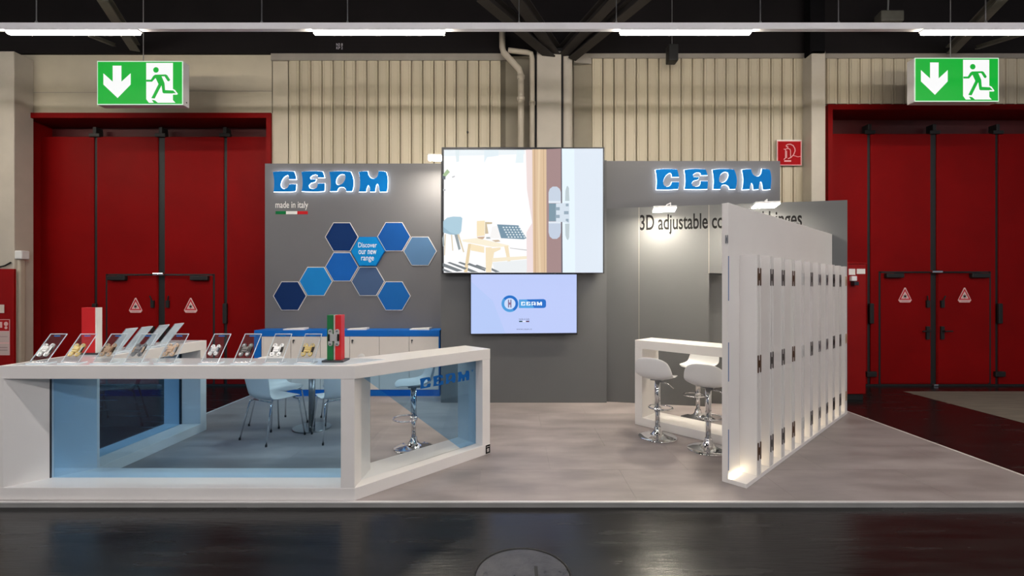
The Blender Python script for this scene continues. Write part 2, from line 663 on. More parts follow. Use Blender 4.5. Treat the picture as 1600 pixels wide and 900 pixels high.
# joints of the smooth wall over the left gate
obj('joint_line', MB().box(-5.45, GL[1] + 0.02, WALLY - 0.003, WALLY + 0.01, 4.862, 4.872), M['flashing'], wb)
obj('joint_line', MB().box(-8.0, -5.45, WALLY - 0.003, WALLY + 0.01, 4.842, 4.849), M['flashing'], wb)
obj('joint_line', MB().box(GL[1] + 0.0, GL[1] + 0.012, WALLY - 0.013, WALLY + 0.01, 4.5, WTOP), M['groove'], wb)
# groove backing + ribs
PITCH = 17.5 / F * 7.57


def clad_mesh(h):
    mb = MB()
    wd = PITCH
    prof = [(0.0, 0.035), (0.008, 0.0), (0.012, 0.0), (0.03, 0.0), (0.0315, 0.006), (0.036, 0.006), (0.0375, 0.0),
            (wd * 0.72, 0.0), (wd * 0.73, 0.005), (wd * 0.755, 0.005), (wd * 0.765, 0.0), (wd - 0.018, 0.0), (wd - 0.010, 0.035)]
    n = len(prof)
    vs = [(px, py, 0) for px, py in prof] + [(px, py, h) for px, py in prof]
    fs = [(i, i + 1, n + i + 1, n + i) for i in range(n - 1)]
    fs += [tuple(range(n, 2 * n))[::-1]]
    mb.add(vs, fs)
    return mb


def clad_run(x0, x1, z0, z1):
    obj('cladding_groove', MB().box(x0, x1, WALLY + 0.005, WALLY + 0.04, z0, z1), M['groove'], wb)
    n = int(round((x1 - x0) / PITCH))
    first = None
    for i in range(n):
        x = x0 + i * PITCH
        if first is None:
            src = obj('cladding_panel', clad_mesh(z1 - z0), M['cladding'])
            src.parent = wb
            src.matrix_basis = wm(wb).inverted() @ Matrix.Translation((x, WALLY - 0.03, z0))
            first = src
        else:
            share(first, 'cladding_panel', wb, Matrix.Translation((x, WALLY - 0.03, z0)))


clad_run((451 - 800) / F * 7.57, (790 - 800) / F * 7.57, 1.0, WTOP - 0.10)
clad_run((925 - 800) / F * 7.57, (1268 - 800) / F * 7.57, 1.0, WTOP - 0.07)
clad_run((1292 - 800) / F * 7.57, (1292 - 800) / F * 7.57 + 24 * PITCH, GR[2] + 0.02, WTOP - 0.07)
f = MB()
f.box((424 - 800) / F * 7.57, (795 - 800) / F * 7.57, WALLY - 0.05, WALLY + 0.03, WTOP - 0.11, WTOP)
f.box((897 - 800) / F * 7.57, (1269 - 800) / F * 7.57, WALLY - 0.05, WALLY + 0.03, WTOP - 0.075, WTOP)
f.box((1289 - 800) / F * 7.57, 9.8, WALLY - 0.05, WALLY + 0.03, WTOP - 0.075, WTOP)
obj('top_flashing', f, M['flashing'], wb)
f = MB()
f.prism([((897 - 800) / F * 7.5, 7.50), ((925 - 800) / F * 7.5, 7.56), ((897 - 800) / F * 7.5, 7.6)], WTOP - 0.17, WTOP - 0.03)
obj('corner_flashing', f, M['flashing'], wb)
# little black wall bolt
obj('wall_bolt', MB().tube([(-0.727, WALLY - 0.04, 4.18), (-0.727, WALLY - 0.02, 4.18)], 0.018, 10), M['black'], wb)

# dark fascia above the wall with its marks, ceiling, steel
fa = thing('wall_upper', 'dark upper wall fascia above the beige cladding', 'wall', (0, WALLY, WTOP), kind='structure')
obj('fascia_panel', MB().box(-16, 16, WALLY - 0.06, 8.6, WTOP, 7.4), M['fascia'], fa)
pr = Print((P(525, 77, WALLY - 0.065)), (1, 0, 0), (0, 0, 1))
k = (WALLY - 0.065) / F
pr.text('N3 8', 0.5 * k, 5.2 * k, 10 * k, 4.2 * k, (196, 192, 200), 0.01)
pr.text('KP 2', 0.5 * k, 0.0, 10 * k, 4.2 * k, (196, 192, 200), 0.01)
obj_mark = pr.build('stencilled_mark', M['ink'], fa)
cl = MB()
cl.box(-16, 16, -9, 8.6, 7.4, 7.5)
tag(obj('ceiling', cl, M['ceiling']), 'black painted hall ceiling over the stand', 'ceiling', kind='structure')


def beam(name, a, b, wdt, hgt, m, parent=None):
    a, b = Vector(a), Vector(b)
    d = (b - a)
    L = d.length
    d.normalize()
    side = d.cross(Vector((0, 0, 1))).normalized()
    up = side.cross(d).normalized()
    T = Matrix((side, d, up)).transposed().to_4x4()
    T.translation = a
    mb = MB()
    t = 0.02
    mb.box(-wdt / 2, wdt / 2, 0, L, -hgt / 2, -hgt / 2 + t, 0, T)
    mb.box(-wdt / 2, wdt / 2, 0, L, hgt / 2 - t, hgt / 2, 0, T)
    mb.box(-t / 2, t / 2, 0, L, -hgt / 2 + t, hgt / 2 - t, 0, T)
    return obj(name, mb, m, parent)


head = Vector((0.78, 7.45, 5.50))
for nm, a, px, m, lab in (
        ('roof_beam', P(862, 84, 7.45), (752, -10), 'beam', 'dark roof beam running up left from the white pillar, the outer one'),
        ('roof_beam', P(868, 80, 7.45), (805, -12), 'beam', 'dark roof beam running up left from the white pillar, the inner one'),
        ('roof_beam', P(880, 80, 7.45), (962, -10), 'beam', 'dark roof beam running up right from the white pillar, the inner one'),
        ('roof_beam', P(893, 86, 7.45), (1012, -12), 'beam', 'brown roof beam running up right from the white pillar, the outer one')):
    tag(beam(nm, a, P(px[0], px[1], 6.3), 0.16, 0.16, M[m]), lab, 'beam', 'roof beams above the white pillar')
tag(beam('roof_strut', P(211, 74, 7.45), P(160, -6, 6.3), 0.13, 0.13, M['strut']), 'pale galvanised roof strut above the left exit sign', 'strut')
tag(beam('roof_strut', P(1486, 78, 7.45), P(1566, -6, 6.3), 0.13, 0.13, M['strut']), 'pale galvanised roof strut above the right exit sign, the thicker one', 'strut')
tag(beam('roof_strut', P(1527, 74, 7.45), P(1605, 50, 6.6), 0.06, 0.06, M['strut']), 'thin galvanised roof strut right of the right exit sign', 'strut')
tag(beam('roof_strut', P(178, 70, 7.45), P(140, 55, 6.9), 0.05, 0.05, M['strut']), 'thin dim roof strut left above the left exit sign', 'strut')

# post above the right pilaster and small ceiling fixtures
tag(obj('ceiling_post', MB().box(*[(p - 800) / F * 7.35 for p in (1266, 1289)], 7.35, 7.5, 5.36, 7.39), M['ceiling']), 'black steel post above the beige pilaster beside the right gate', 'post')
sp = thing('ceiling_speaker', 'small grey box speaker hung from the dark ceiling at right', 'speaker', P(1387, 30, 7.2))
pp = P(1387, 30, 7.2)
sb = MB()
sb.prism([(pp.x - 0.18, 7.1), (pp.x + 0.18, 7.1), (pp.x + 0.18, 7.3), (pp.x - 0.14, 7.3)], pp.z - 0.08, pp.z + 0.09)
obj('housing', sb, M['strut'], sp, bevel=0.02)
obj('bracket', MB().tube([(pp.x, 7.2, pp.z + 0.08), (pp.x + 0.06, 7.2, 7.4)], 0.012), M['cable'], sp)
sp = thing('hanging_loudspeaker', 'small black box hung on a wire before the ribbed wall', 'speaker', P(1050, 85, 7.2))
pp = P(1050, 85, 7.2)
obj('housing', MB().box(pp.x - 0.075, pp.x + 0.075, 7.12, 7.28, pp.z - 0.13, pp.z + 0.13), M['black'], sp, bevel=0.015)
obj('hanging_wire', MB().tube([(pp.x, 7.2, pp.z + 0.12), (pp.x, 7.2, 7.4)], 0.005, 6), M['cable'], sp)

# pillars and pilasters
def px_box(x0, x1, d0, d1, z0, z1):
    return MB().box((x0 - 800) / F * d0, (x1 - 800) / F * d0, d0, d1, z0, z1)


pil = thing('trim_1', 'white central wall pillar behind the large screen', 'pillar', P(860, 452, 7.4), kind='structure')
obj('shaft', px_box(839, 877, 7.40, 7.6, HF, P(0, 79, 7.4).z), M['pillar'], pil, bevel=0.01)
obj('shadow_gap', px_box(834, 839, 7.46, 7.62, HF, 5.4), M['black'], pil)
obj('shadow_gap', px_box(877, 880.5, 7.46, 7.62, HF, 5.4), M['black'], pil)
c0 = MB()
c0.prism([(0.815 + 0.08 + 0.085 * math.cos(a), 7.5 + 0.06 * math.sin(a)) for a in [2 * math.pi * i / 20 for i in range(20)]], HF, P(0, 88, 7.45).z)
obj('half_round_post', c0, M['pillar'], pil, smooth=False)
obj('cap_plate', px_box(838, 879, 7.38, 7.6, P(0, 80, 7.4).z, P(0, 76, 7.4).z), M['black'], pil)
tag(obj('trim_2', px_box(1268, 1290, 7.35, 7.64, HF, P(0, 79, 7.35).z), M['pillar'], bevel=0.01), 'beige wall pilaster left of the right-hand red gate', 'pilaster', kind='structure')
tag(obj('trim_3', px_box(-40, 22, 7.3, 7.6, HF, P(0, 80, 7.3).z), M['pillar'], bevel=0.01), 'beige wall pilaster at the far left edge', 'pilaster', kind='structure')

# drain pipes
d = 7.42
dp = thing('drain_pipe', 'beige bent drain pipe left of the white pillar, the wider one', 'pipe', P(813, 230, d))
mb = MB().tube([P(785, 50, d), P(785, 74, d), P(787, 82, d), P(811, 108, d), P(814, 118, d), P(814, 420, d)], 0.05, 12)
obj('pipe_run', mb, M['pipe'], dp, smooth=True)
for yy in (118, 152):
    mb = MB().tube([P(814, yy, d), P(814, yy + 5, d)], 0.062, 12)
    obj('collar', mb, M['pipe'], dp, smooth=True)
dp = thing('drain_pipe', 'slim beige drain pipe with elbow right beside the white pillar', 'pipe', P(831, 230, d))
mb = MB().tube([P(794, 78.6, d - 0.02), P(824, 82, d - 0.02), P(830, 84, d - 0.02), P(831.5, 92, d - 0.02), P(831.5, 420, d - 0.02)], 0.04, 12)
obj('pipe_run', mb, M['pipe'], dp, smooth=True)
obj('collar', MB().tube([P(831.5, 159, d - 0.02), P(831.5, 164, d - 0.02)], 0.05, 12), M['pipe'], dp, smooth=True)


# gates ----------------------------------------------------------------------------
def gate(n, g, label, strips, wx, wtop, side):
    x0, x1, zt = g
    yF, yL = 7.55, 7.82
    t = thing('door_%d' % n, label, 'gate', ((x0 + x1) / 2, yL, HF), kind='structure')
    fw = 0.075
    fr = MB()
    fr.box(x0, x0 + fw, yF, yL + 0.4, HF, zt)
    fr.box(x1 - fw, x1, yF, yL + 0.4, HF, zt)
    obj('jamb', fr, M['red'], t)
    obj('lintel', MB().box(x0 + fw, x1 - fw, yF, yL + 0.4, zt - 0.085, zt), M['red'], t)
    ztop = 4.19 if n == 1 else 4.24
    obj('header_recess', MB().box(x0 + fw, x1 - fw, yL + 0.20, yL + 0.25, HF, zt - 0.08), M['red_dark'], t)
    xs = [x0 + fw] + [s for s, _ in strips] + [x1 - fw]
    hw = [0] + [w_ / 2 for _, w_ in strips] + [0]
    for i in range(len(xs) - 1):
        a, b = xs[i] + hw[i], xs[i + 1] - hw[i + 1]
        obj('door_panel', MB().box(a, b, yL, yL + 0.06, HF + 0.03, ztop), M['red'], t, bevel=0.006)
    for s, w_ in strips:
        st = obj('rubber_seal', MB().box(s - w_ / 2, s + w_ / 2, yL + 0.02, yL + 0.05, HF + 0.01, ztop + 0.02), M['black'], t)
        kn = MB()
        kn.box(s - 0.09, s + 0.09, yL - 0.03, yL + 0.05, ztop - 0.01, ztop + 0.05)
        kn.box(s - 0.03, s + 0.03, yL - 0.02, yL + 0.12, ztop + 0.05, ztop + 0.16)
        obj('top_roller', kn, M['black'], st, bevel=0.008)
    sill = MB().box(x0 + fw, x1 - fw, yL - 0.012, yL + 0.07, HF, HF + 0.03)
    obj('bottom_seal', sill, M['black'], t)
    # wicket doors beside the middle strip
    mid = strips[1][0]
    mw = strips[1][1] / 2
    for sgn, wxx in ((-1, wx[0]), (1, wx[1])):
        a, b = sorted((mid + sgn * mw, wxx))
        wd = obj('wicket_door', MB().box(a + 0.01, b - 0.01, yL - 0.012, yL + 0.01, HF + 0.05, wtop - 0.03), M['red'], t, bevel=0.004)
        lr = MB()
        lr.box(a, b, yL - 0.005, yL + 0.002, wtop - 0.03, wtop)
        lr.box(wxx - 0.02, wxx + 0.02, yL - 0.005, yL + 0.002, HF + 0.03, wtop)
        obj('seal_line', lr, M['black'], wd)
        cz = MB()
        c0_, c1_ = (wxx + 0.06, wxx + 0.36) if sgn < 0 else (wxx - 0.36, wxx - 0.06)
        cz.box(min(c0_, c1_), max(c0_, c1_), yL - 0.075, yL - 0.01, wtop - 0.11, wtop - 0.035)
        obj('door_closer', cz, M['black'], wd, bevel=0.01)
        ar = MB()
        ar.tube([((c0_ + c1_) / 2, yL - 0.05, wtop - 0.03), (mid - sgn * -0.12, yL - 0.06, wtop - 0.012)], 0.009, 6)
        obj('closer_arm', ar, M['dark_steel'], wd)
        hx = mid + sgn * (mw + 0.07)
        h = MB()
        h.box(hx - 0.03, hx + 0.03, yL - 0.035, yL - 0.01, P(0, 519, yL).z - 0.12, P(0, 519, yL).z + 0.10)
        h.tube([(hx, yL - 0.03, P(0, 517, yL).z), (hx, yL - 0.075, P(0, 517, yL).z), (hx + sgn * 0.13, yL - 0.075, P(0, 517, yL).z)], 0.012, 8)
        obj('handle', h, M['black'], wd)
        h = MB()
        zz = P(0, 474, yL).z
        h.box(hx - 0.028, hx + 0.028, yL - 0.04, yL - 0.01, zz - 0.07, zz + 0.05)
        h.tube([(hx, yL - 0.03, zz + 0.02), (hx + sgn * 0.03, yL - 0.05, zz + 0.13)], 0.01, 8)
        obj('bolt', h, M['black'], wd)
    # bright centre latch of the closers
    obj('latch', MB().box(mid - 0.09, mid + 0.09, yL - 0.08, yL - 0.03, wtop - 0.03, wtop + 0.015), M['chrome'], t, bevel=0.01)
    obj('floor_glint', MB().box(mid - 0.04, mid + 0.04, yL - 0.05, yL - 0.013, HF, HF + 0.035), M['chrome'], t, bevel=0.008)  # chrome piece put in to give the glints at the gate foot
    # foot bolts on the outer strips
    for s in (strips[0][0], strips[2][0]):
        fb = MB().box(s - 0.07, s + 0.1, yL - 0.05, yL + 0.0, HF + 0.16, HF + 0.25)
        obj('foot_bolt', fb, M['black'], t, bevel=0.01)
        fb = MB().box(s - 0.02, s + 0.05, yL - 0.05, yL - 0.005, 1.02, 1.36)
        obj('pull_handle', fb, M['black'], t, bevel=0.01)
    return t


YL = 7.82
X = lambda p: (p - 800) / F * YL
gate(1, GL, 'left red folding gate with black seals and two wicket doors', [(X(149), 0.055), (X(252), 0.115), (X(352), 0.055)], (X(167.5), X(334)), P(0, 428, YL).z, -1)
gate(2, GR, 'right red folding gate with black seals and two wicket doors', [(X(1358), 0.055), (X(1459), 0.105), (X(1558), 0.055)], (X(1374.5), X(1546)), P(0, 424, YL).z, 1)


def warning(px, py, label, parent=None):
    o = P(px, py, YL - 0.013)
    k = YL / F
    pr = Print(o, (1, 0, 0), (0, 0, 1), 0.0005)
    pr.poly([(-10.5 * k, -8 * k), (-8 * k, -11.5 * k), (8 * k, -11.5 * k), (10.5 * k, -8 * k), (1 * k, 11.5 * k), (-1 * k, 11.5 * k)], (224, 180, 180))
    pr.poly([(-9.3 * k, -7.4 * k), (9.3 * k, -7.4 * k), (0, 10 * k)], (196, 44, 56))
    pr.poly([(-6.2 * k, -5.6 * k), (6.2 * k, -5.6 * k), (0, 6 * k)], (226, 196, 196))
    for a in (0, 60, 120):
        c, s_ = math.cos(math.radians(a + 30)) * 2.9 * k, math.sin(math.radians(a + 30)) * 2.9 * k
        pr.stroke([(-c, -2 * k - s_), (c, -2 * k + s_)], 1.0 * k, (34, 26, 28))
    pr.circle(0, -2 * k, 1.5 * k, (34, 26, 28))
    pr.stroke([(-5.5 * k, -9.3 * k), (5.5 * k, -9.3 * k)], 0.7 * k, (178, 140, 142))
    tag(pr.build('warning_sign', M['ink']), label, 'sign', 'triangular warning stickers on the red gates')


warning(212, 477, 'triangular warning sticker on left gate, left wicket door')
warning(298, 477, 'triangular warning sticker on left gate, right wicket door')
warning(1414, 461, 'triangular warning sticker on right gate, left wicket door')
warning(1507, 461, 'triangular warning sticker on right gate, right wicket door')


# exit signs --------------------------------------------------------------------------
def exit_sign(x0, y0, x1, y1, label, cables):
    d = 6.6
    k = d / F
    t = thing('exit_sign', label, 'sign', P((x0 + x1) / 2, y1, d))
    a, b = P(x0, y1, d), P(x1, y0, d)
    obj('housing', MB().box(a.x, b.x, d + 0.004, d + 0.13, a.z, b.z), M['lamp_body'], t, bevel=0.006)
    pr = Print((a.x, d, a.z), (1, 0, 0), (0, 0, 1), 0.0008)
    W, H = b.x - a.x, b.z - a.z
    sx, sy = W / 1420.0, H / 735.0
    G, Wt = (0, 176, 52), (255, 255, 255)
    q = lambda L: [((x - 22) * sx, H - (y - 60) * sy) for x, y in L]
    pr.rect(0, 0, W, H, (214, 246, 220))
    pr.rect(12 * sx, 16 * sy, W - 14 * sx, H - 14 * sy, G)
    pr.poly(q([(280, 138), (425, 138), (425, 405), (578, 265), (578, 455), (362, 680), (126, 455), (126, 265), (280, 405)]), Wt)
    pr.poly(q([(836, 92), (1278, 92), (1278, 715), (1320, 760), (880, 760), (836, 700)]), Wt)
    c = q([(998, 210)])[0]
    pr.circle(c[0], c[1], 46 * sx, G)
    pr.poly(q([(985, 290), (1160, 286), (1185, 300), (1235, 378), (1212, 402), (1190, 395), (1140, 318), (1092, 318), (1140, 430), (1150, 548), (1280, 555), (1330, 600), (1322, 606), (1125, 604), (1108, 590), (1090, 470), (978, 690), (922, 684), (1040, 448), (992, 345), (935, 408), (838, 408), (838, 375), (915, 375), (955, 310)]), G)
    pr.poly(q([(1278, 528), (1315, 548), (1362, 612), (1350, 626), (1278, 626)]), Wt)
    pr.poly(q([(1150, 552), (1285, 556), (1332, 602), (1125, 604)]), G)
    pr.poly(q([(930, 712), (985, 722), (1030, 762), (965, 762)]), G)
    pr.build('sign_face', M['ink_sign'], t)
    for cx in cables:
        c = P(cx, y0, d + 0.06)
        obj('suspension_wire', MB().tube([(c.x, d + 0.06, c.z - 0.01), (c.x, d + 0.06, 7.4)], 0.006, 6), M['cable'], t)
    obj('side_screw', MB().tube([(b.x - 0.001, d + 0.07, a.z + 0.06), (b.x + 0.004, d + 0.07, a.z + 0.06)], 0.01, 8), M['black'], t)


exit_sign(152, 95.5, 286, 164, 'green lit exit sign over the left red gate', (224,))
exit_sign(1429, 90.5, 1560.5, 159, 'green lit exit sign over the right red gate', (1485,))

# fire hose sign on the ribbed wall
d = 7.52
fs = thing('fire_sign', 'red square fire extinguisher pictogram sign on the ribbed wall', 'sign', P(1233, 258, d))
a, b = P(1214, 258.5, d), P(1252.5, 218.5, d)
obj('backing_plate', MB().box(a.x, b.x, d, d + 0.012, a.z, b.z), M['paper'], fs)
pr = Print((a.x, d - 0.001, a.z), (1, 0, 0), (0, 0, 1))
W = b.x - a.x
q = lambda L: [((x - 222) / 640.0 * W, (785 - y) / 640.0 * W) for x, y in L]
PK = (236, 176, 178)
pr.rect(0, 0, W, W, PK)
pr.rect(0.035 * W, 0.03 * W, 0.96 * W, 0.97 * W, (164, 22, 28))
pr.stroke(q([(500, 330), (500, 300), (465, 300), (460, 265), (500, 240), (570, 235), (640, 270), (685, 350), (690, 410), (650, 510), (580, 580), (510, 610)]), 0.035 * W, PK)
pr.stroke(q([(400, 365), (440, 368), (470, 350), (520, 348), (560, 370), (572, 420), (572, 560)]), 0.028 * W, PK)
pr.stroke(q([(440, 370), (440, 590), (400, 632)]), 0.032 * W, PK)
pr.stroke(q([(468, 410), (468, 590)]), 0.03 * W, PK)
pr.stroke(q([(415, 672), (575, 672)]), 0.06 * W, PK)
pr.stroke(q([(640, 530), (700, 545), (760, 565), (840, 548)]), 0.022 * W, PK)
pr.build('pictogram', M['ink'], fs)

# red hydrant cabinets, left conduit
d = 7.25
hc = thing('hydrant_cabinet', 'red fire hydrant cabinet with pictogram labels at the left edge', 'cabinet', P(-10, 560, d))
a = P(21, 420, d)
obj('body', MB().box(a.x - 0.7, a.x, d, 7.295, HF, a.z), M['red_box'], hc, bevel=0.01)
k = d / F
o = P(0, 555, d - 0.002)
pr = Print(o, (1, 0, 0), (0, 0, 1))
pr.rect(-12 * k, 0, 15.5 * k, 56 * k, (226, 180, 178))
pr.rect(-11 * k, 38 * k, 14.6 * k, 55.2 * k, (170, 30, 34))
pr.rect(-11 * k, 20 * k, 14.6 * k, 37 * k, (198, 176, 172))
pr.rect(-11 * k, 1 * k, 14.6 * k, 18 * k, (198, 176, 172))
pr.stroke([(-8 * k, 29 * k), (12 * k, 29 * k)], 0.8 * k, (150, 130, 128))
pr.stroke([(-8 * k, 12 * k), (12 * k, 12 * k)], 0.8 * k, (120, 100, 100))
pr.stroke([(-8 * k, 8 * k), (12 * k, 8 * k)], 0.8 * k, (120, 100, 100))
pr.rect(-3 * k, 43 * k, 4 * k, 52 * k, (226, 180, 178))
pr.circle(10 * k, 49 * k, 3.3 * k, (226, 180, 178))
pr.circle(10 * k, 43 * k, 2.3 * k, (226, 180, 178))
pr.rect(-5 * k, 66 * k, 7.5 * k, 79 * k, (214, 200, 190))
pr.build('label_plate', M['ink'], hc)
cb = MB().tube([P(-4, 418, 7.27), P(8, 415, 7.27), P(17, 410, 7.28)], 0.012, 8)
obj('cable', cb, M['black'], hc)

d = 7.34
cp = thing('wall_conduit', 'white wall conduit with a switch box beside the left gate', 'conduit', P(26, 600, d))
a, b = P(22, 404, d), P(30.5, 404, d)
obj('conduit_pipe', MB().box(a.x + 0.03, b.x, d, d + 0.10, HF, a.z), M['pipe'], cp, bevel=0.02)
a, b = P(19, 405, d - 0.02), P(34.5, 391.5, d - 0.02)
obj('switch_box', MB().box(a.x, b.x, d - 0.03, d + 0.1, a.z, b.z), M['white_plastic'], cp, bevel=0.015)

d = 6.83
rc = thing('call_point_cabinet', 'tall red fire point cabinet at the right edge of the stand', 'cabinet', P(1339, 625, d))
a, b = P(1308, 616, d), P(1353, 412, d)
obj('body', MB().box(a.x, b.x, d, 7.3, a.z, b.z), M['red_box'], rc, bevel=0.01)
obj('plinth', MB().box(a.x + 0.02, b.x - 0.02, d + 0.03, 7.28, HF, a.z), M['black'], rc)
rf = MB().prism([(0, 0), (1, 0), (1, 1), (0, 1)], 0, 1)
rf = MB()
rf.add([(a.x, d - 0.01, b.z), (b.x + 0.01, d - 0.01, b.z), (b.x + 0.01, 7.31, b.z), (a.x, 7.31, b.z), (a.x, d - 0.01, b.z + 0.012), (b.x + 0.01, d - 0.01, b.z + 0.012), (b.x + 0.01, 7.31, b.z + 0.06), (a.x, 7.31, b.z + 0.06)],
       [(0, 1, 2, 3), (4, 5, 6, 7), (0, 1, 5, 4), (1, 2, 6, 5), (2, 3, 7, 6), (3, 0, 4, 7)])
obj('sloped_lid', rf, M['red_box'], rc)
for (x0, x1, y0, y1) in ((1326, 1336, 420, 429.5), (1338.5, 1351.5, 420, 428)):
    a, b = P(x0, y1, d), P(x1, y0, d)
    obj('label_plate', MB().box(a.x, b.x, d - 0.006, d, a.z, b.z), M['paper'], rc)
a, b = P(1327, 439, d), P(1335.5, 431.5, d)
obj('call_box', MB().box(a.x, b.x, d - 0.05, d, a.z, b.z), M['lamp_body'], rc, bevel=0.006)
a, b = P(1329, 446, d), P(1336, 440, d)
obj('flap', MB().box(a.x, b.x, d - 0.08, d, a.z, b.z), M['dark_steel'], rc, bevel=0.006)

# ------------------------------------------------------------------ light rails
def light_rail(label, y0, z0, xr, lamps, cables, tube_m, name='light_rail'):
    t = thing(name, label, 'lamp', ((xr[0] + xr[1]) / 2, y0, z0))
    obj('rail', MB().box(xr[0], xr[1], y0 - 0.03, y0 + 0.03, z0, z0 + 0.075), M['lamp_body'], t, bevel=0.004)
    for (a, b) in lamps:
        h = obj('lamp_housing', MB().box(a - 0.01, b + 0.01, y0 - 0.035, y0 + 0.035, z0 - 0.014, z0 + 0.004), M['lamp_body'], t)
        obj('light_tube', MB().box(a, b, y0 - 0.028, y0 + 0.028, z0 - 0.044, z0 - 0.014), tube_m, h, bevel=0.006)
    for cx in cables:
        mb = MB().tube([(cx, y0, z0 + 0.075), (cx, y0, 7.4)], 0.006, 6)
        mb.tube([(cx, y0, z0 + 0.075), (cx, y0, z0 + 0.11)], [0.02, 0.008], 8)
        obj('suspension_cable', mb, M['cable'], t)
    return t


d = 5.3
xx = lambda p: (p - 800) / F * d
light_rail('white suspended light rail with glowing tubes across the whole stand', d, P(0, 47.5, d).z, (-9.5, 9.5),
           [(xx(13), xx(217)), (xx(491), xx(694)), (xx(970), xx(1172)), (xx(1441), xx(1645)), (xx(-465), xx(-261))],
           [xx(p) for p in (57, 409, 543, 811, 963, 1188, 1310, 1540)], M['tube'])
for yy, nm in ((2.1, 'in front of the stand above the picture'), (-2.2, 'behind the viewer, nearer added fill row'), (-6.6, 'behind the viewer, farther added fill row')):  # the two rows behind the viewer are unseen, added as fill light
    light_rail('white suspended light rail over the aisle ' + nm, yy, 4.75, (-9.5, 9.5),
               [(-8.6 + 3.52 * i, -7.1 + 3.52 * i) for i in range(6)], [-8, -4, 0, 4, 8], M['tube_front'] if yy > 0 else M['tube_hall'])

# ================================================================== STAND WALLS
# left back panel
DL = 7.25
zL = P(0, 255.5, DL).z
lw = thing('wall_left', 'left grey stand wall panel carrying the blue hexagons', 'wall', ((-3.887 - 1.0) / 2, DL, 0), kind='structure')
obj('panel', MB().box((414 - 800) / F * DL, -0.95, DL, DL + 0.08, 0, zL), M['grey_wall'], lw)
# middle screen wall (box standing in front of the left one)
DM = 6.50
zM = 3.42
mw_ = thing('wall_middle', 'dark grey stand wall carrying the two screens', 'wall', (0.16, DM, 0), kind='structure')
obj('panel', MB().box((689 - 800) / F * DM, 1.335, DM, DM + 0.08, 0, zM), M['grey_dark'], mw_)
obj('side_panel', MB().box((689 - 800) / F * DM, (689 - 800) / F * DM + 0.05, DM + 0.08, DL + 0.08, 0, zM), M['grey_dark'], mw_)
# upper sign panel
DU = 6.72
zU = P(0, 251.5, DU).z
uw = thing('wall_rear', 'grey high stand panel behind the right hand sign letters', 'wall', (2.6, DU, 0), kind='structure')
obj('panel', MB().box(1.30, (1219 - 800) / F * DU, DU, DU + 0.08, 0, zU), M['grey_wall'], uw)
# angled right wall with a doorway-like recess
WL, WR = Vector((1.335, 6.56, 0)), Vector((4.323, 5.94, 0))
wd_ = (WR - WL).normalized()
wn = Vector((wd_.y, -wd_.x, 0))       # towards the viewer
WLEN = (WR - WL).length
WT = 2.75
TWR = Matrix((wd_, -wn, Vector((0, 0, 1)))).transposed().to_4x4()
TWR.translation = WL


def wall_param(px):
    """distance along the right wall where the pixel column meets it"""
    k = (px - 800) / F
    return (k * WL.y - WL.x) / (wd_.x - k * wd_.y)


rw = thing('wall_right', 'angled grey stand wall with dark lettering behind the hinge display', 'wall', (WL + WR) / 2, kind='structure')
s0, s1 = wall_param(1108), wall_param(1108) + 0.75
zr = 1.6 + (452 - 427) / F * (WL.y + wd_.y * s0)
w = MB()
w.box(0, s0, 0, 0.06, 0, WT, 0, TWR)
w.box(s1, WLEN, 0, 0.06, 0, WT, 0, TWR)
w.box(s0, s1, 0, 0.06, zr, WT, 0, TWR)
obj('panel', w, M['grey_dark'], rw)
w = MB()
w.box(s0 - 0.02, s1 + 0.02, 0.20, 0.24, 0, zr + 0.05, 0, TWR)
w.box(s0 - 0.02, s0, 0.06, 0.2, 0, zr + 0.05, 0, TWR)
w.box(s1, s1 + 0.02, 0.06, 0.2, 0, zr + 0.05, 0, TWR)
w.box(s0, s1, 0.06, 0.2, zr, zr + 0.05, 0, TWR)
obj('recess_lining', w, M['grey_dark'], rw)
for sx_ in (wall_param(998),):
    obj('panel_joint', MB().box(sx_, sx_ + 0.006, -0.002, 0.01, 0, WT, 0, TWR), M['flashing'], rw)
obj('panel_joint', MB().box(s0 - 0.006, s0, -0.002, 0.01, zr, WT, 0, TWR), M['flashing'], rw)
# lettering on the angled wall
ta, tb = wall_param(1000), wall_param(1253)
yb = 1.6 + (452 - 359.3) / F * (WL.y + wd_.y * ta)
pr = Print(WL + wn * 0.001 + Vector((0, 0, 0)), wd_, (0, 0, 1))
pr.text('3D adjustable concealed hinges', ta, yb, tb - ta, 0.21, (22, 21, 22), 0.014)
rt = pr.build('wall_lettering', M['ink'], rw)


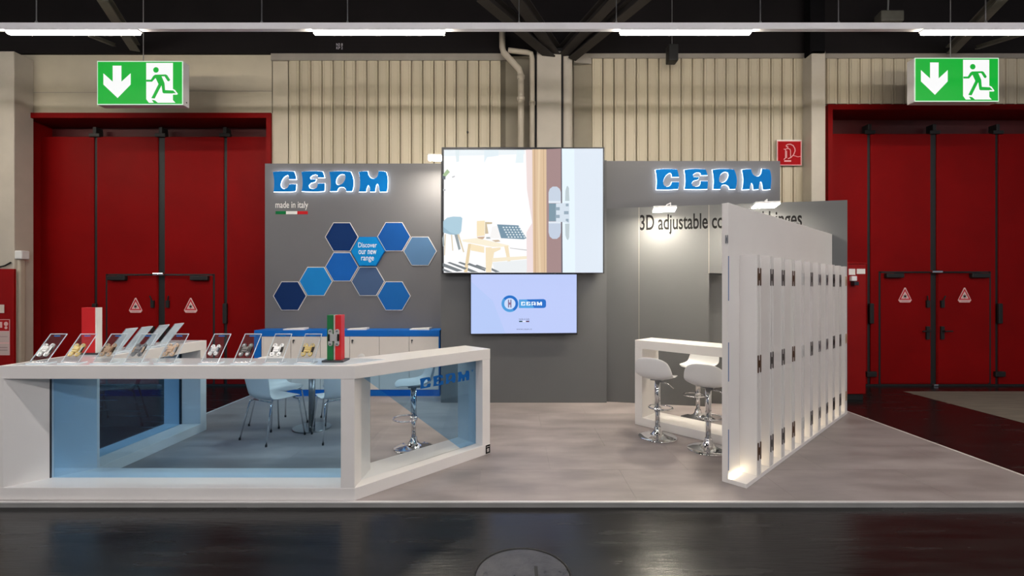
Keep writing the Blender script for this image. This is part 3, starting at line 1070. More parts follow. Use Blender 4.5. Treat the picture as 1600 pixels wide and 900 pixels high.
# flood lamps -------------------------------------------------------------------------
def flood(pos, dirv, w_, label, arm_to, tilt=0.55, size=0.20, grp='flood lamps clamped on top of the stand walls'):
    """dirv: horizontal direction the lamp shines (to the wall)"""
    pos = Vector(pos)
    dv = Vector(dirv).normalized()
    side = Vector((0, 0, 1)).cross(dv).normalized()
    fwd = (dv * math.cos(tilt) - Vector((0, 0, 1)) * 0 + Vector((0, 0, 1)) * math.sin(tilt)).normalized()
    up = side.cross(fwd).normalized() * -1
    if up.z < 0:
        up = -up
    T = Matrix((side, fwd, up)).transposed().to_4x4()
    T.translation = pos
    t = thing('flood_lamp', label, 'lamp', pos, group=grp)
    obj('lamp_head', MB().box(-w_ / 2, w_ / 2, -size / 2, size / 2, 0.006, 0.035, 0, T), M['lamp_body'], t, bevel=0.006)
    obj('light_panel', MB().box(-w_ / 2 + 0.008, w_ / 2 - 0.008, -size / 2 + 0.006, size / 2 - 0.006, 0.0, 0.006, 0, T), M['flood'], t)
    at = Vector(arm_to)
    top = pos + up * 0.035 + dv * 0.06
    mid = (top + at) / 2 + Vector((0, 0, 0.04))
    obj('arm', MB().tube([top, mid, at + Vector((0, 0, 0.05)), at + Vector((0, 0, 0.002))], 0.008, 8), M['lamp_body'], t)
    return t


def wpt(s, off, z):
    v = WL + wd_ * s + wn * off
    return (v.x, v.y, z)


def flood_on_right(px, py, off, label):
    k = (px - 800) / F
    base = WL + wn * off
    s = (k * base.y - base.x) / (wd_.x - k * wd_.y)
    yy = base.y + wd_.y * s
    return flood(wpt(s, off, 1.6 + (452 - py) / F * yy), -wn, 0.29, label, wpt(s + 0.12, -0.03, WT), tilt=-0.10)


flood_on_right(1038, 328.5, 0.30, 'bright flood lamp over the dark lettering, left of the white hinge display')
flood_on_right(1196, 322, 0.30, 'bright flood lamp above the right wall, behind the top of the hinge display')
pl = P(683, 248, 6.8)
flood(pl, (-0.15, 1, 0), 0.26, 'bright flood lamp at the top left corner of the large screen', (pl.x + 0.06, DL + 0.02, zL), tilt=-0.10)


# halo letters -------------------------------------------------------------------------
def halo_sign(x0, y0, x1, y1, dwall, label):
    d = dwall - 0.048
    a, b = P(x0, y1, d), P(x1, y0, d)
    W, H = b.x - a.x, b.z - a.z
    t = thing('company_sign', label, 'sign', ((a.x + b.x) / 2, dwall, a.z), group='illuminated blue letters on the grey walls')
    R = Matrix.Rotation(math.pi / 2, 4, 'X')
    for ch in 'CEAM':
        mb = letter_mesh(ch, W, H, 0.012)
        T = Matrix.Translation((a.x, d, a.z)) @ R
        mb.v = [tuple(T @ Vector(v)) for v in mb.v]
        lt = obj('letter', mb, M['blue_letter'], t)
        mb = letter_mesh(ch, W, H, 0.006, 0.004)
        T = Matrix.Translation((a.x, d + 0.0095, a.z)) @ R
        mb.v = [tuple(T @ Vector(v)) for v in mb.v]
        obj('halo_body', mb, M['halo'], lt, label='white glowing back of the letter')
        xs = [v[0] for v in mb.v]
        for fx in (0.15, 0.85):
            cx = min(xs) + fx * (max(xs) - min(xs))
            st = MB().tube([(cx, d + 0.0125, a.z + 0.86 * H), (cx, dwall + 0.001, a.z + 0.86 * H)], 0.005, 6)
            obj('spacer', st, M['lamp_body'], lt)
    return t


halo_sign(426.5, 267.5, 606, 300, DL, 'halo lit blue CEAM letters on the left grey wall above made in italy')
halo_sign(1024, 264, 1205, 296.5, DU, 'halo lit blue CEAM letters on the high right panel over the lettering')

# made in italy
k = DL / F
pr = Print(P(430.5, 335, DL - 0.002), (1, 0, 0), (0, 0, 1))
pr.text('made in italy', 0, 10.3 * k, 51 * k, 10.0 * k, (228, 228, 226), 0.006)
pr.rect(0, 0.2 * k, 16.5 * k, 5 * k, (18, 108, 60))
pr.rect(16.5 * k, 0.2 * k, 34 * k, 5 * k, (226, 226, 224), False)
pr.rect(34 * k, 0.2 * k, 50.5 * k, 5 * k, (190, 34, 40), False)
tag(pr.build('wall_slogan', M['ink']), 'white made in italy slogan with green white red bar on left wall', 'lettering')

# hexagons
HEX = [(533.8, 370.2, (18, 48, 100), 'dark navy hexagon panel, upper left of the Discover hexagon', 0),
       (615.5, 369.8, (26, 84, 158), 'royal blue hexagon panel, upper right of the Discover hexagon', 0),
       (656.3, 392.4, (86, 122, 162), 'pale slate blue hexagon panel, rightmost, beside the large screen', 0),
       (534.0, 416.9, (26, 94, 176), 'medium blue hexagon panel, lower left of the Discover hexagon', 0),
       (493.3, 439.6, (30, 126, 196), 'light blue hexagon panel between the navy and the medium blue ones', 0),
       (452.7, 462.4, (18, 44, 92), 'dark navy hexagon panel at the lower left end of the row', 0),
       (574.9, 439.6, (70, 92, 128), 'slate grey blue hexagon panel straight below the Discover hexagon', 0),
       (615.5, 462.4, (30, 98, 170), 'medium blue hexagon panel at the lower right end', 0),
       (574.4, 392.7, (14, 132, 204), 'bright blue raised hexagon panel reading Discover our new range', 1)]
for i, (px, py, col, lab, raised) in enumerate(HEX):
    d = DL - (0.05 if raised else 0.012)
    c = P(px, py, d)
    r = 25.0 / F * d
    t = thing('hexagon_panel', lab, 'wall panel', (c.x, DL, c.z), group='hexagon panels on the left grey wall')
    pts = [(r * math.cos(math.radians(60 * j)), r * math.sin(math.radians(60 * j))) for j in range(6)]
    mb = MB()
    rr = 1.045
    vs = [(c.x + x * rr, d + 0.002, c.z + z * rr) for x, z in pts] + [(c.x + x * rr, DL, c.z + z * rr) for x, z in pts]
    mb.add(vs, [tuple(range(6)), tuple(range(6, 12))] + [(j, (j + 1) % 6, 6 + (j + 1) % 6, 6 + j) for j in range(6)])
    obj('backing', mb, M['blue_letter'] if raised else M['edge'], t)
    vs = [(c.x + x, d - 0.002, c.z + z) for x, z in pts] + [(c.x + x, d + 0.002, c.z + z) for x, z in pts]
    mb = MB().add(vs, [tuple(range(6)), tuple(range(6, 12))] + [(j, (j + 1) % 6, 6 + (j + 1) % 6, 6 + j) for j in range(6)])
    obj('face', mb, mat('hexagon_blue', col, 0.6, spec=0.08, var=0.03), t)
    if raised:
        k = d / F
        pr = Print((c.x, d - 0.003, c.z), (1, 0, 0), (0, 0, 1))
        pr.text('Discover', -14.5 * k, 6.2 * k, 29 * k, 7.6 * k, (226, 240, 250), 0.006)
        pr.text('our new', -14 * k, -4.4 * k, 28 * k, 6.4 * k, (226, 240, 250), 0.006)
        pr.text('range', -10 * k, -14.2 * k, 20 * k, 5.8 * k, (226, 240, 250), 0.006)
        pr.build('panel_text', M['ink'], t)

# ------------------------------------------------------------------ screens
DT = 6.36
k = DT / F
tv = thing('large_screen', 'large wall screen showing a bright room and a white concealed hinge', 'screen', P(817, 427.5, DT))
a, b = P(690, 427.2, DT), P(944.5, 230, DT)
obj('screen_body', MB().box(a.x, b.x, DT, DT + 0.10, a.z, b.z), M['black_gloss'], tv, bevel=0.004)
obj('wall_mount', MB().box(-0.4, 0.7, DT + 0.10, DM + 0.001, 2.4, 3.2), M['black'], tv)
o = P(690, 427, DT - 0.0006)
pr = Print(o, (1, 0, 0), (0, 0, 1), 0.0003)
qq = lambda L: [((x - 690) * k, (427 - y) * k) for x, y in L]


def pg(L, c):
    pr.poly(qq(L), c)


def z2(L, c):     # points of the left zoom (4.5x from 690,230)
    pg([(690 + x / 4.5, 230 + y / 4.5) for x, y in L], c)


def z3(L, c):     # points of the right zoom (4.5x from 840,230)
    pg([(840 + x / 4.495, 230 + y / 4.5) for x, y in L], c)


pg([(693.5, 426), (941.5, 426), (941.5, 234), (693.5, 234)], (253, 253, 254))
pg([(693.5, 244), (820, 241), (820, 234), (693.5, 234)], (236, 244, 248))
z2([(300, 20), (400, 20), (400, 60), (320, 70), (300, 110)], (228, 240, 246))
z2([(95, 20), (125, 20), (122, 100), (105, 105)], (226, 238, 242))
z2([(530, 20), (575, 20), (575, 110), (520, 110)], (232, 244, 248))
# plant and shelf bits
z2([(8, 195), (40, 155), (58, 175), (35, 200), (22, 215)], (170, 196, 152))
z2([(5, 200), (28, 205), (26, 228), (8, 225)], (96, 104, 112))
z2([(72, 208), (92, 200), (94, 208), (78, 216)], (196, 198, 200))
z2([(10, 296), (28, 296), (26, 307), (12, 307)], (190, 190, 194))
# chair
z2([(12, 520), (40, 496), (80, 488), (135, 490), (146, 500), (138, 590), (122, 616), (60, 614), (12, 600)], (174, 206, 222))
z2([(12, 560), (60, 600), (122, 616), (60, 614), (12, 600)], (156, 188, 206))
for L in ([(22, 612), (30, 612), (24, 760), (18, 760)], [(66, 615), (74, 615), (82, 726), (76, 728)], [(110, 612), (122, 612), (160, 736), (152, 740)]):
    z2(L, (222, 206, 176))
z2([(90, 615), (112, 615), (134, 715), (120, 724)], (150, 160, 164))
z2([(4, 640), (16, 612), (20, 690), (10, 700)], (150, 160, 164))
# shelf box, cushion, bench
z2([(248, 520), (304, 516), (304, 622), (248, 628)], (248, 230, 192))
z2([(306, 526), (356, 528), (354, 540), (318, 542), (330, 608), (306, 610)], (206, 190, 160))
z2([(248, 632), (304, 628), (296, 644), (268, 654)], (206, 176, 150))
z2([(314, 632), (344, 632), (344, 644), (314, 644)], (170, 176, 178))
z2([(355, 560), (392, 552), (412, 640), (340, 640)], (247, 245, 244))
z2([(390, 543), (540, 550), (596, 640), (578, 648), (418, 640)], (118, 148, 168))
for i in range(6):
    for j in range(5):
        cx, cy = 428 + i * 22 + j * 9, 560 + j * 17
        z2([(cx, cy), (cx + 11, cy), (cx + 14, cy + 9), (cx + 3, cy + 9)], (226, 236, 240))
# table
z2([(145, 652), (250, 640), (470, 690), (478, 700), (360, 702), (150, 664)], (250, 240, 216))
z2([(205, 680), (300, 700), (300, 744), (205, 726)], (248, 230, 194))
z2([(188, 680), (208, 680), (182, 880), (158, 880)], (234, 212, 172))
z2([(310, 705), (352, 705), (350, 880), (312, 880)], (246, 228, 194))
z2([(352, 712), (415, 705), (415, 720), (370, 740), (345, 880), (340, 880)], (246, 228, 194))
z2([(440, 696), (468, 694), (496, 880), (480, 880)], (244, 226, 192))
z2([(356, 780), (600, 766), (600, 786), (356, 808)], (246, 234, 208))
z2([(480, 708), (600, 722), (600, 728), (480, 712)], (190, 190, 190))
z2([(352, 655), (400, 652), (414, 664), (380, 668)], (206, 184, 158))
z2([(356, 812), (600, 792), (600, 880), (380, 880)], (236, 240, 242))
# rug stripes
for L in ([(10, 815), (150, 868), (110, 875), (10, 838)], [(10, 852), (80, 880), (40, 880), (10, 868)], [(60, 808), (180, 850), (165, 862), (40, 812)], [(130, 806), (170, 818), (166, 832), (116, 812)], [(196, 814), (310, 860), (306, 872), (180, 826)], [(250, 826), (312, 850), (312, 858), (235, 832)], [(352, 850), (410, 876), (380, 880), (352, 866)], [(186, 850), (260, 880), (210, 880), (184, 868)]):
    z2(L, (120, 126, 130))
# curtain, timber edge, jamb, door
z2([(592, 20), (640, 20), (644, 880), (596, 880), (640, 560), (600, 300)], (240, 222, 220))
z2([(596, 600), (644, 520), (644, 880), (600, 880)], (242, 224, 224))
pg([(831.5, 234), (853.5, 234), (854, 426), (833, 426)], (222, 192, 158))
pg([(834.2, 234), (836, 234), (837, 426), (835.2, 426)], (204, 170, 138))
pg([(841, 234), (844, 234), (842.5, 330), (845, 426), (842, 426), (839.5, 330)], (232, 206, 172))
pg([(848.5, 234), (849.5, 234), (851, 426), (850, 426)], (204, 172, 140))
pg([(853.5, 234), (877, 233), (878, 426), (854, 426)], (164, 136, 136))
pg([(876, 233), (877.5, 233), (878.8, 426), (876.8, 426)], (96, 92, 104))
pg([(877.5, 233), (897, 233), (898.5, 426), (878.8, 426)], (232, 246, 254))
pg([(897, 233), (941.5, 233), (941.5, 426), (898.5, 426)], (224, 234, 246))
# hinge
z3([(76, 380), (76, 320), (84, 296), (104, 280), (134, 280), (154, 296), (162, 320), (162, 380)], (200, 212, 228))
z3([(76, 536), (76, 600), (84, 630), (104, 646), (134, 646), (154, 630), (162, 600), (162, 536)], (196, 208, 226))
z3([(76, 380), (162, 380), (162, 396), (76, 396)], (226, 234, 244))
z3([(76, 524), (162, 524), (162, 538), (76, 538)], (226, 234, 244))
z3([(78, 398), (134, 398), (134, 522), (78, 522)], (126, 152, 168))
z3([(192, 380), (194, 310), (202, 280), (210, 274), (218, 290), (222, 380)], (190, 204, 210))
z3([(192, 540), (194, 620), (202, 646), (212, 656), (220, 636), (222, 540)], (190, 204, 210))
z3([(128, 398), (220, 394), (222, 540), (190, 530), (128, 524)], (214, 226, 238))
for L in ([(124, 424), (154, 424), (154, 446), (124, 446)], [(124, 478), (154, 478), (154, 500), (124, 500)], [(184, 452), (216, 452), (216, 474), (184, 474)], [(196, 400), (216, 400), (216, 418), (196, 418)], [(196, 506), (216, 506), (216, 530), (196, 520)]):
    z3(L, (150, 170, 186))
pr.build('screen_picture', M['ink_screen'], tv)

DS = 6.40
k = DS / F
tv2 = thing('small_screen', 'smaller wall screen below the large one showing a round blue logo', 'screen', P(818, 522, DS))
a, b = P(734.5, 523, DS), P(902.5, 428.6, DS)
obj('screen_body', MB().box(a.x, b.x, DS, DS + 0.06, a.z, b.z), M['black_gloss'], tv2, bevel=0.004)
obj('wall_mount', MB().box(-0.2, 0.5, DS + 0.06, DM + 0.001, 1.2, 1.6), M['black'], tv2)
pr = Print((a.x, DS - 0.0006, a.z), (1, 0, 0), (0, 0, 1), 0.0003)
qq = lambda L: [((x - 734.5) * k, (523 - y) * k) for x, y in L]
zz = lambda L: qq([(770 + x / 12.86, 450 + y / 12.86) for x, y in L])
pr.poly(qq([(736, 521.5), (901, 520), (901, 428.8), (736, 428.8)]), (190, 204, 250))
pr.poly(qq([(736, 521.5), (790, 521), (770, 470), (736, 440)]), (182, 202, 248))


def ring(cx, cy, ro, ri, a0, a1, col, n=24):
    L = [(cx + ro * math.cos(math.radians(a0 + (a1 - a0) * i / n)), cy - ro * math.sin(math.radians(a0 + (a1 - a0) * i / n))) for i in range(n + 1)]
    L += [(cx + ri * math.cos(math.radians(a1 - (a1 - a0) * i / n)), cy - ri * math.sin(math.radians(a1 - (a1 - a0) * i / n))) for i in range(n + 1)]
    pr.poly(zz(L), col)


c = zz([(343, 315)])[0]
pr.circle(c[0], c[1], 172 / 12.86 * k, (150, 200, 246))
ring(343, 315, 166, 112, 140, 300, (72, 154, 220))
ring(343, 315, 166, 112, -60, 140, (20, 108, 200))
pr.circle(c[0], c[1], 112 / 12.86 * k, (206, 222, 252))
pr.poly(zz([(305, 235), (328, 235), (328, 392), (305, 392)]), (126, 112, 150))
pr.poly(zz([(352, 235), (374, 235), (374, 392), (352, 392)]), (126, 112, 150))
pr.poly(zz([(318, 290), (362, 290), (362, 335), (318, 335)]), (140, 104, 140))
pr.poly(zz([(524, 232), (1020, 222), (1058, 240), (1070, 275), (1070, 360), (1055, 390), (1020, 402), (524, 402)]), (72, 160, 224))
pr.poly(zz([(680, 230), (1020, 222), (1058, 240), (1070, 275), (1070, 360), (1055, 390), (1020, 402), (830, 402), (790, 330), (720, 280)]), (16, 108, 200))
u0, v0 = zz([(565, 352)])[0]
print_logo(pr, u0, v0, 425 / 12.86 * k, 76 / 12.86 * k, (240, 248, 255))
u0, v0 = zz([(525, 640)])[0]
pr.text('made in italy', u0, v0, 210 / 12.86 * k, 36 / 12.86 * k, (92, 96, 130))
pr.poly(zz([(528, 658), (595, 658), (595, 684), (528, 684)]), (30, 72, 78))
pr.poly(zz([(597, 658), (664, 658), (664, 684), (597, 684)]), (226, 232, 250))
pr.poly(zz([(666, 658), (732, 658), (732, 684), (666, 684)]), (92, 56, 84))
u0, v0 = zz([(475, 840)])[0]
pr.text('www.ceam.it', u0, v0, 310 / 12.86 * k, 30 / 12.86 * k, (98, 106, 140))
pr.build('screen_picture', M['ink_screen'], tv2)

# ------------------------------------------------------------------ blue cabinet row
DC = 6.90
x0, x1 = (397 - 800) / F * DC, (687 - 800) / F * DC
ZC = 0.985
cab = thing('cabinet_row', 'blue framed sideboard with six pale doors below the hexagons', 'cabinet', ((x0 + x1) / 2, DC, 0))
obj('worktop', MB().box(x0, x1, DC, DL - 0.001, ZC - 0.09, ZC), M['blue_cab'], cab, bevel=0.003)
obj('side_post', MB().box(x0, x0 + 0.10, DC, DL - 0.001, 0, ZC - 0.09), M['blue_cab'], cab)
obj('side_post', MB().box(x1 - 0.012, x1, DC, DL - 0.001, 0, ZC - 0.09), M['blue_cab'], cab)
obj('plinth', MB().box(x0 + 0.1, x1 - 0.012, DC + 0.003, DL - 0.001, 0, 0.092), M['blue_cab'], cab)
obj('carcass', MB().box(x0 + 0.1, x1 - 0.012, DC + 0.03, DL - 0.001, 0.092, ZC - 0.09), M['black'], cab)
xs = [408, 454, 500, 546, 592.5, 639, 685.5]
for i in range(6):
    a, b = (xs[i] - 800) / F * DC, (xs[i + 1] - 800) / F * DC
    dr = obj('cabinet_door', MB().box(a + 0.003, b - 0.003, DC + 0.006, DC + 0.026, 0.096, ZC - 0.094), M['cab_white'], cab, bevel=0.002)
    if i % 2:
        lk = a + 0.045
        zl = P(0, 532, DC).z
        obj('lock', MB().tube([(lk, DC + 0.007, zl), (lk, DC - 0.008, zl)], 0.014, 12), M['dark_steel'], dr)
        obj('key', MB().box(lk - 0.004, lk + 0.004, DC - 0.02, DC - 0.008, zl - 0.04, zl + 0.008), M['dark_steel'], dr)
for (px, wdt, lab, yaw) in ((461, 0.31, 'white leaflet lying on blue sideboard, left of the three', 0.08), (559, 0.28, 'white leaflet lying on blue sideboard, middle of the three', 0.05), (657, 0.30, 'white leaflet lying on blue sideboard, right one beside the screen wall', -0.06)):
    c = P(px, 514, 7.0)
    t = thing('leaflet', lab, 'leaflet', (c.x, 7.04, ZC), yaw, group='leaflets on the blue sideboard')
    mb = MB()
    for z0, z1, m_ in ((0.001, 0.010, 'pages'), (0.0105, 0.014, 'cover')):
        e_ = 0.0 if m_ == 'pages' else 0.008
        mb = MB()
        vs = [(x_, y_, z + (0.016 * (x_ / wdt + 0.5) if (z == z1 or m_ == 'cover') else 0)) for z in (z0, z1) for x_, y_ in ((-wdt / 2 - e_, -0.09), (wdt / 2, -0.09), (wdt / 2, 0.09), (-wdt / 2 - e_, 0.09))]
        mb.add(vs, [(0, 1, 2, 3), (4, 5, 6, 7), (0, 1, 5, 4), (1, 2, 6, 5), (2, 3, 7, 6), (3, 0, 4, 7)])
        obj(m_, mb, M['paper'], t, local=True)

# ------------------------------------------------------------------ big U counter
ZT = 1.02
O1, O2, O3 = (-3.89, 3.495), (-1.19, 3.487), (-0.2125, 4.5)
sd = Vector((O3[0] - O2[0], O3[1] - O2[1])).normalized()
nd = Vector((-sd.y, sd.x))
I3 = (O3[0] + nd.x * 0.375, O3[1] + nd.y * 0.375)
I2, I1, E1, E2 = (-1.35, 3.88), (-3.50, 3.88), (-3.48, 5.25), (-3.89, 5.25)
ctr = thing('display_counter', 'large white frame counter with blue tinted panes at the front left', 'counter', (-2.5, 3.9, 0))
out = [O1, O2, O3, I3, I2, I1, E1, E2]
obj('counter_top', MB().prism(out, 0.92, ZT), M['white'], ctr, bevel=0.003)
obj('base_rail', MB().prism(out, 0.0, 0.095), M['white'], ctr, bevel=0.003)
# glossy inlay on the top, its pale blue a painted reflection
obj('top_inlay', MB().prism([(-3.82, 3.52), (-1.28, 3.52), (-1.05, 3.80), (-1.30, 3.855), (-3.53, 3.855), (-3.51, 5.2), (-3.86, 5.2)], ZT, ZT + 0.003), M['reflection_tint'], ctr)
obj('post', MB().prism([(-3.89, 3.497), (-3.86, 3.497), (-3.49, 3.875), (-3.49, 3.90), (-3.89, 3.90)], 0.095, 0.92), M['white'], ctr)
obj('post', MB().prism([(-1.296, 3.489), (-1.193, 3.489), (-1.186, 3.856), (-1.296, 3.87)], 0.095, 0.92), M['white'], ctr)


def al(t, off):
    return (O2[0] + sd.x * t + nd.x * off, O2[1] + sd.y * t + nd.y * off)


LS = (Vector(O3) - Vector(O2)).length
obj('post', MB().prism([al(LS - 0.1, 0.002), al(LS - 0.002, 0.002), al(LS - 0.002, 0.373), al(LS - 0.1, 0.373)], 0.095, 0.92), M['white'], ctr)
obj('post', MB().prism([(-3.888, 5.15), (-3.482, 5.15), (-3.482, 5.248), (-3.888, 5.248)], 0.095, 0.92), M['white'], ctr)
pn = obj('glass_pane', MB().box(-3.675, -1.30, 3.682, 3.690, 0.095, 0.92), M['pane'], ctr, label='blue tinted glass pane in the counter front')
obj('pane_seal', MB().box(-1.312, -1.297, 3.674, 3.698, 0.095, 0.92), M['dark_steel'], pn)
obj('pane_seal', MB().box(-3.69, -3.678, 3.674, 3.698, 0.095, 0.92), M['dark_steel'], pn)
pn = obj('glass_pane', MB().box(-3.704, -3.696, 3.91, 5.15, 0.095, 0.92), M['pane'], ctr, label='blue tinted glass pane in the side return')
obj('pane_seal', MB().box(-3.71, -3.69, 5.138, 5.15, 0.095, 0.92), M['dark_steel'], pn)
pn = obj('glass_pane', MB().prism([al(0.08, 0.10), al(LS - 0.1, 0.10), al(LS - 0.1, 0.108), al(0.08, 0.108)], 0.095, 0.92), M['clear'], ctr, label='clear glass pane with blue corner film')
po = al(0, 0.0985)
pr = Print((po[0], po[1], 0), (sd.x, sd.y, 0), (0, 0, 1))
L2 = LS - 0.1
mb = MB()
fp = [(0.10, 0.92), (L2, 0.92), (L2, 0.095), (1.114, 0.095)]
v1 = [(*al(u, 0.0990), z) for u, z in fp]
v2 = [(*al(u, 0.0995), z) for u, z in fp]
mb.add(v1 + v2, [(0, 1, 2, 3), (7, 6, 5, 4), (0, 4, 5, 1), (1, 5, 6, 2), (2, 6, 7, 3), (3, 7, 4, 0)])
obj('blue_film', mb, M['film'], pn)
print_logo(pr, 0.655, 0.727, 0.57, 0.094, (22, 96, 172))
pr.circle(1.262, 0.812, 0.010, (40, 110, 180))
pr.circle(1.262, 0.812, 0.006, (120, 170, 210))
pr.build('pane_lettering', M['ink'], pn)
pr = Print((*al(0, -0.001), 0), (sd.x, sd.y, 0), (0, 0, 1))
pr.rect(LS - 0.062, 0.006, LS - 0.004, 0.090, (22, 20, 20))
pr.rect(LS - 0.052, 0.070, LS - 0.010, 0.074, (206, 200, 198))
pr.rect(LS - 0.046, 0.022, LS - 0.020, 0.056, (176, 170, 168))
pr.build('black_tag', M['ink'], ctr)


# ------------------------------------------------------------------ hinge display pieces
def hinge_mb(w_, h_, T, d_=0.012, plate=0.19):
    """a concealed hinge: four round ended plates and a knuckle block"""
    mb = MB()

    def stadium(cx, z0, z1, r, y0, y1):
        L = []
        n = 6
        for i in range(n + 1):
            a = math.pi * i / n
            L.append((cx + r * math.cos(a), z1 - r + r * math.sin(a)))
        for i in range(n + 1):
            a = math.pi + math.pi * i / n
            L.append((cx + r * math.cos(a), z0 + r + r * math.sin(a)))
        k_ = len(L)
        vs = [T @ Vector((x, y0, z)) for x, z in L] + [T @ Vector((x, y1, z)) for x, z in L]
        mb.add(vs, [tuple(range(k_)), tuple(range(k_, 2 * k_))] + [(i, (i + 1) % k_, k_ + (i + 1) % k_, k_ + i) for i in range(k_)])
    r = w_ * plate
    for cx in (-w_ / 2 + r, w_ / 2 - r):
        stadium(cx, -h_ / 2, h_ / 2, r, 0, -d_)
    mb.box(-w_ * 0.22, w_ * 0.22, -d_ * 1.6, 0, -h_ * 0.2, h_ * 0.2, 0, T)
    mb.box(-w_ * 0.26, w_ * 0.26, -d_ * 2.0, -d_ * 0.4, -h_ * 0.05, h_ * 0.05, 0, T)
    return mb


def pocket_mb(w_, h_, T):
    mb = MB()
    for s_ in (-1, 1):
        mb.box(s_ * w_ * 0.5, s_ * w_ * 0.34, -0.014, -0.001, -h_ * 0.21, h_ * 0.21, 0, T)
    return mb


def screws_mb(w_, h_, T):
    mb = MB()
    r = w_ * 0.19
    for cx in (-w_ / 2 + r, w_ / 2 - r):
        for cz in (-h_ / 2 + r, h_ / 2 - r):
            mb.tube([T @ Vector((cx, -0.011, cz)), T @ Vector((cx, -0.016, cz))], r * 0.42, 8)
    return mb


def acrylic_stand(front_left, label, m_hinge, m_pocket, yaw=0.0, plate='acrylic', big=1.0, fz=ZT + 0.003):
    """slanted acrylic plate on a small base; local x right, y back"""
    t = thing('hinge_stand', label, 'display stand', (front_left[0], front_left[1], fz), yaw, group='acrylic hinge stands on the white counter')
    w_ = 0.135
    lean, rise = 0.165, 0.205
    y0 = 0.03
    ln = math.hypot(lean, rise)
    a = math.atan2(rise, lean)
    T = Matrix.Translation((w_ / 2, y0, 0.012)) @ Matrix.Rotation(a - math.pi / 2, 4, 'X')
    obj('base_plate', MB().box(0, w_, 0, 0.11, 0, 0.008), M['acrylic_edge'], t, local=True)
    obj('label_card', MB().box(0.012, w_ - 0.02, 0.012, 0.05, 0.008, 0.0095), M['paper'], t, local=True)
    pk = obj('back_plate', MB().box(-w_ / 2, w_ / 2, 0, 0.005, 0, ln, 0, T), M[plate], t, local=True)
    e_ = MB()
    for (xa_, xb_, za_, zb_) in ((-w_ / 2, w_ / 2, ln - 0.004, ln), (w_ / 2 - 0.003, w_ / 2, 0, ln - 0.004), (-w_ / 2, -w_ / 2 + 0.002, 0, ln - 0.004)):
        e_.box(xa_, xb_, -0.0006, 0.0056, za_, zb_, 0, T)
    obj('polished_edge', e_, M['acrylic_edge'], pk, local=True)
    obj('blue_mark', MB().box(-0.024, 0.024, -0.001, 0, ln - 0.026, ln - 0.018, 0, T), M['blue_letter'] if plate == 'acrylic' else M['acrylic_edge'], pk, local=True)
    Th = T @ Matrix.Translation((0, -0.001, ln * 0.40))
    hg = obj('sample_hinge', hinge_mb(0.085 * big, 0.115 * big, Th), M[m_hinge], t, local=True)
    obj('side_pocket', pocket_mb(0.085 * big, 0.115 * big, Th), M[m_pocket], hg, local=True)
    obj('screw', screws_mb(0.085 * big, 0.115 * big, Th), M['steel'], hg, local=True)
    return t


fd = 3.545
FR = [(39.5, 'silver', 'silver', 'silver hinge on clear stand, leftmost at the counter front'),
      (89.0, 'brass', 'steel', 'gold hinge on clear stand in front of the red and white block'),
      (139.5, 'champagne', 'bronze', 'rose bronze hinge on clear stand, third from the counter left'),
      (188.5, 'steel', 'champagne', 'grey hinge with pale middle on clear stand, fourth from the left'),
      (240.0, 'champagne', 'steel', 'beige and grey hinge on clear stand before the return counter end'),
      (309.5, 'white_plastic', 'dark_steel', 'small white hinge on clear stand against the dark red gate'),
      (360.0, 'gunmetal', 'blackened', 'dark grey hinge on clear stand, sixth counted back from the flag block left by three'),
      (410.0, 'silver', 'blackened', 'silver hinge with black pockets on clear stand before the cabinet doors'),
      (459.5, 'brass', 'blackened', 'gold hinge with black pockets on clear stand, next to the tricolour block')]
FR[6] = (360.0, 'gunmetal', 'blackened', 'dark grey hinge on clear stand at the blue cabinet corner')
for px, a_, b_, lab in FR:
    acrylic_stand(((px - 800) / F * fd, fd), lab, a_, b_, big=0.82 if 'small' in lab else 1.0)
# outward facing stands on the side return, plate reflections painted milky white
SR = [(4.34, 'silver', 'pale acrylic stand with silver hinge on the side return, nearest the front'),
      (4.52, 'champagne', 'pale acrylic stand with beige hinge on the side return, second from the front'),
      (4.74, 'white_plastic', 'pale acrylic stand with white hinge on the side return, third from the front'),
      (4.95, 'steel', 'pale acrylic stand with grey hinge on the side return, at its far end')]
for yy, a_, lab in SR:
    acrylic_stand((-3.72, yy), lab, a_, 'steel', yaw=-math.pi / 2, plate='milky')


def flag_block(loc, yaw, label, w1, dpt, hgt, with_hinge):
    t = thing('tricolour_block', label, 'display block', loc, yaw)
    obj('base_plate', MB().box(-0.085, 0.085, -0.075, 0.075, 0, 0.014), M['slate'], t, local=True, bevel=0.002)
    z0, z1 = 0.014, hgt
    g = 0.008
    obj('green_board', MB().box(-w1 - g, -g, -dpt / 2, dpt / 2, z0, z1), M['green_block'], t, local=True, bevel=0.002)
    obj('white_board', MB().box(-g, g, -dpt / 2 + 0.015, dpt / 2, z0, z1 - 0.001), M['white_block'], t, local=True)
    obj('red_board', MB().box(g, g + w1, -dpt / 2, dpt / 2, z0, z1), M['red_block'], t, local=True, bevel=0.002)
    T = Matrix.Translation((0, -dpt / 2, hgt * 0.52))
    hg = obj('sample_hinge', hinge_mb(0.088, 0.135, T, 0.008), M['silver'], t, local=True)
    obj('side_pocket', pocket_mb(0.088, 0.135, T), M['blackened'], hg, local=True)
    obj('screw', screws_mb(0.088, 0.135, T), M['steel'], hg, local=True)
    return t


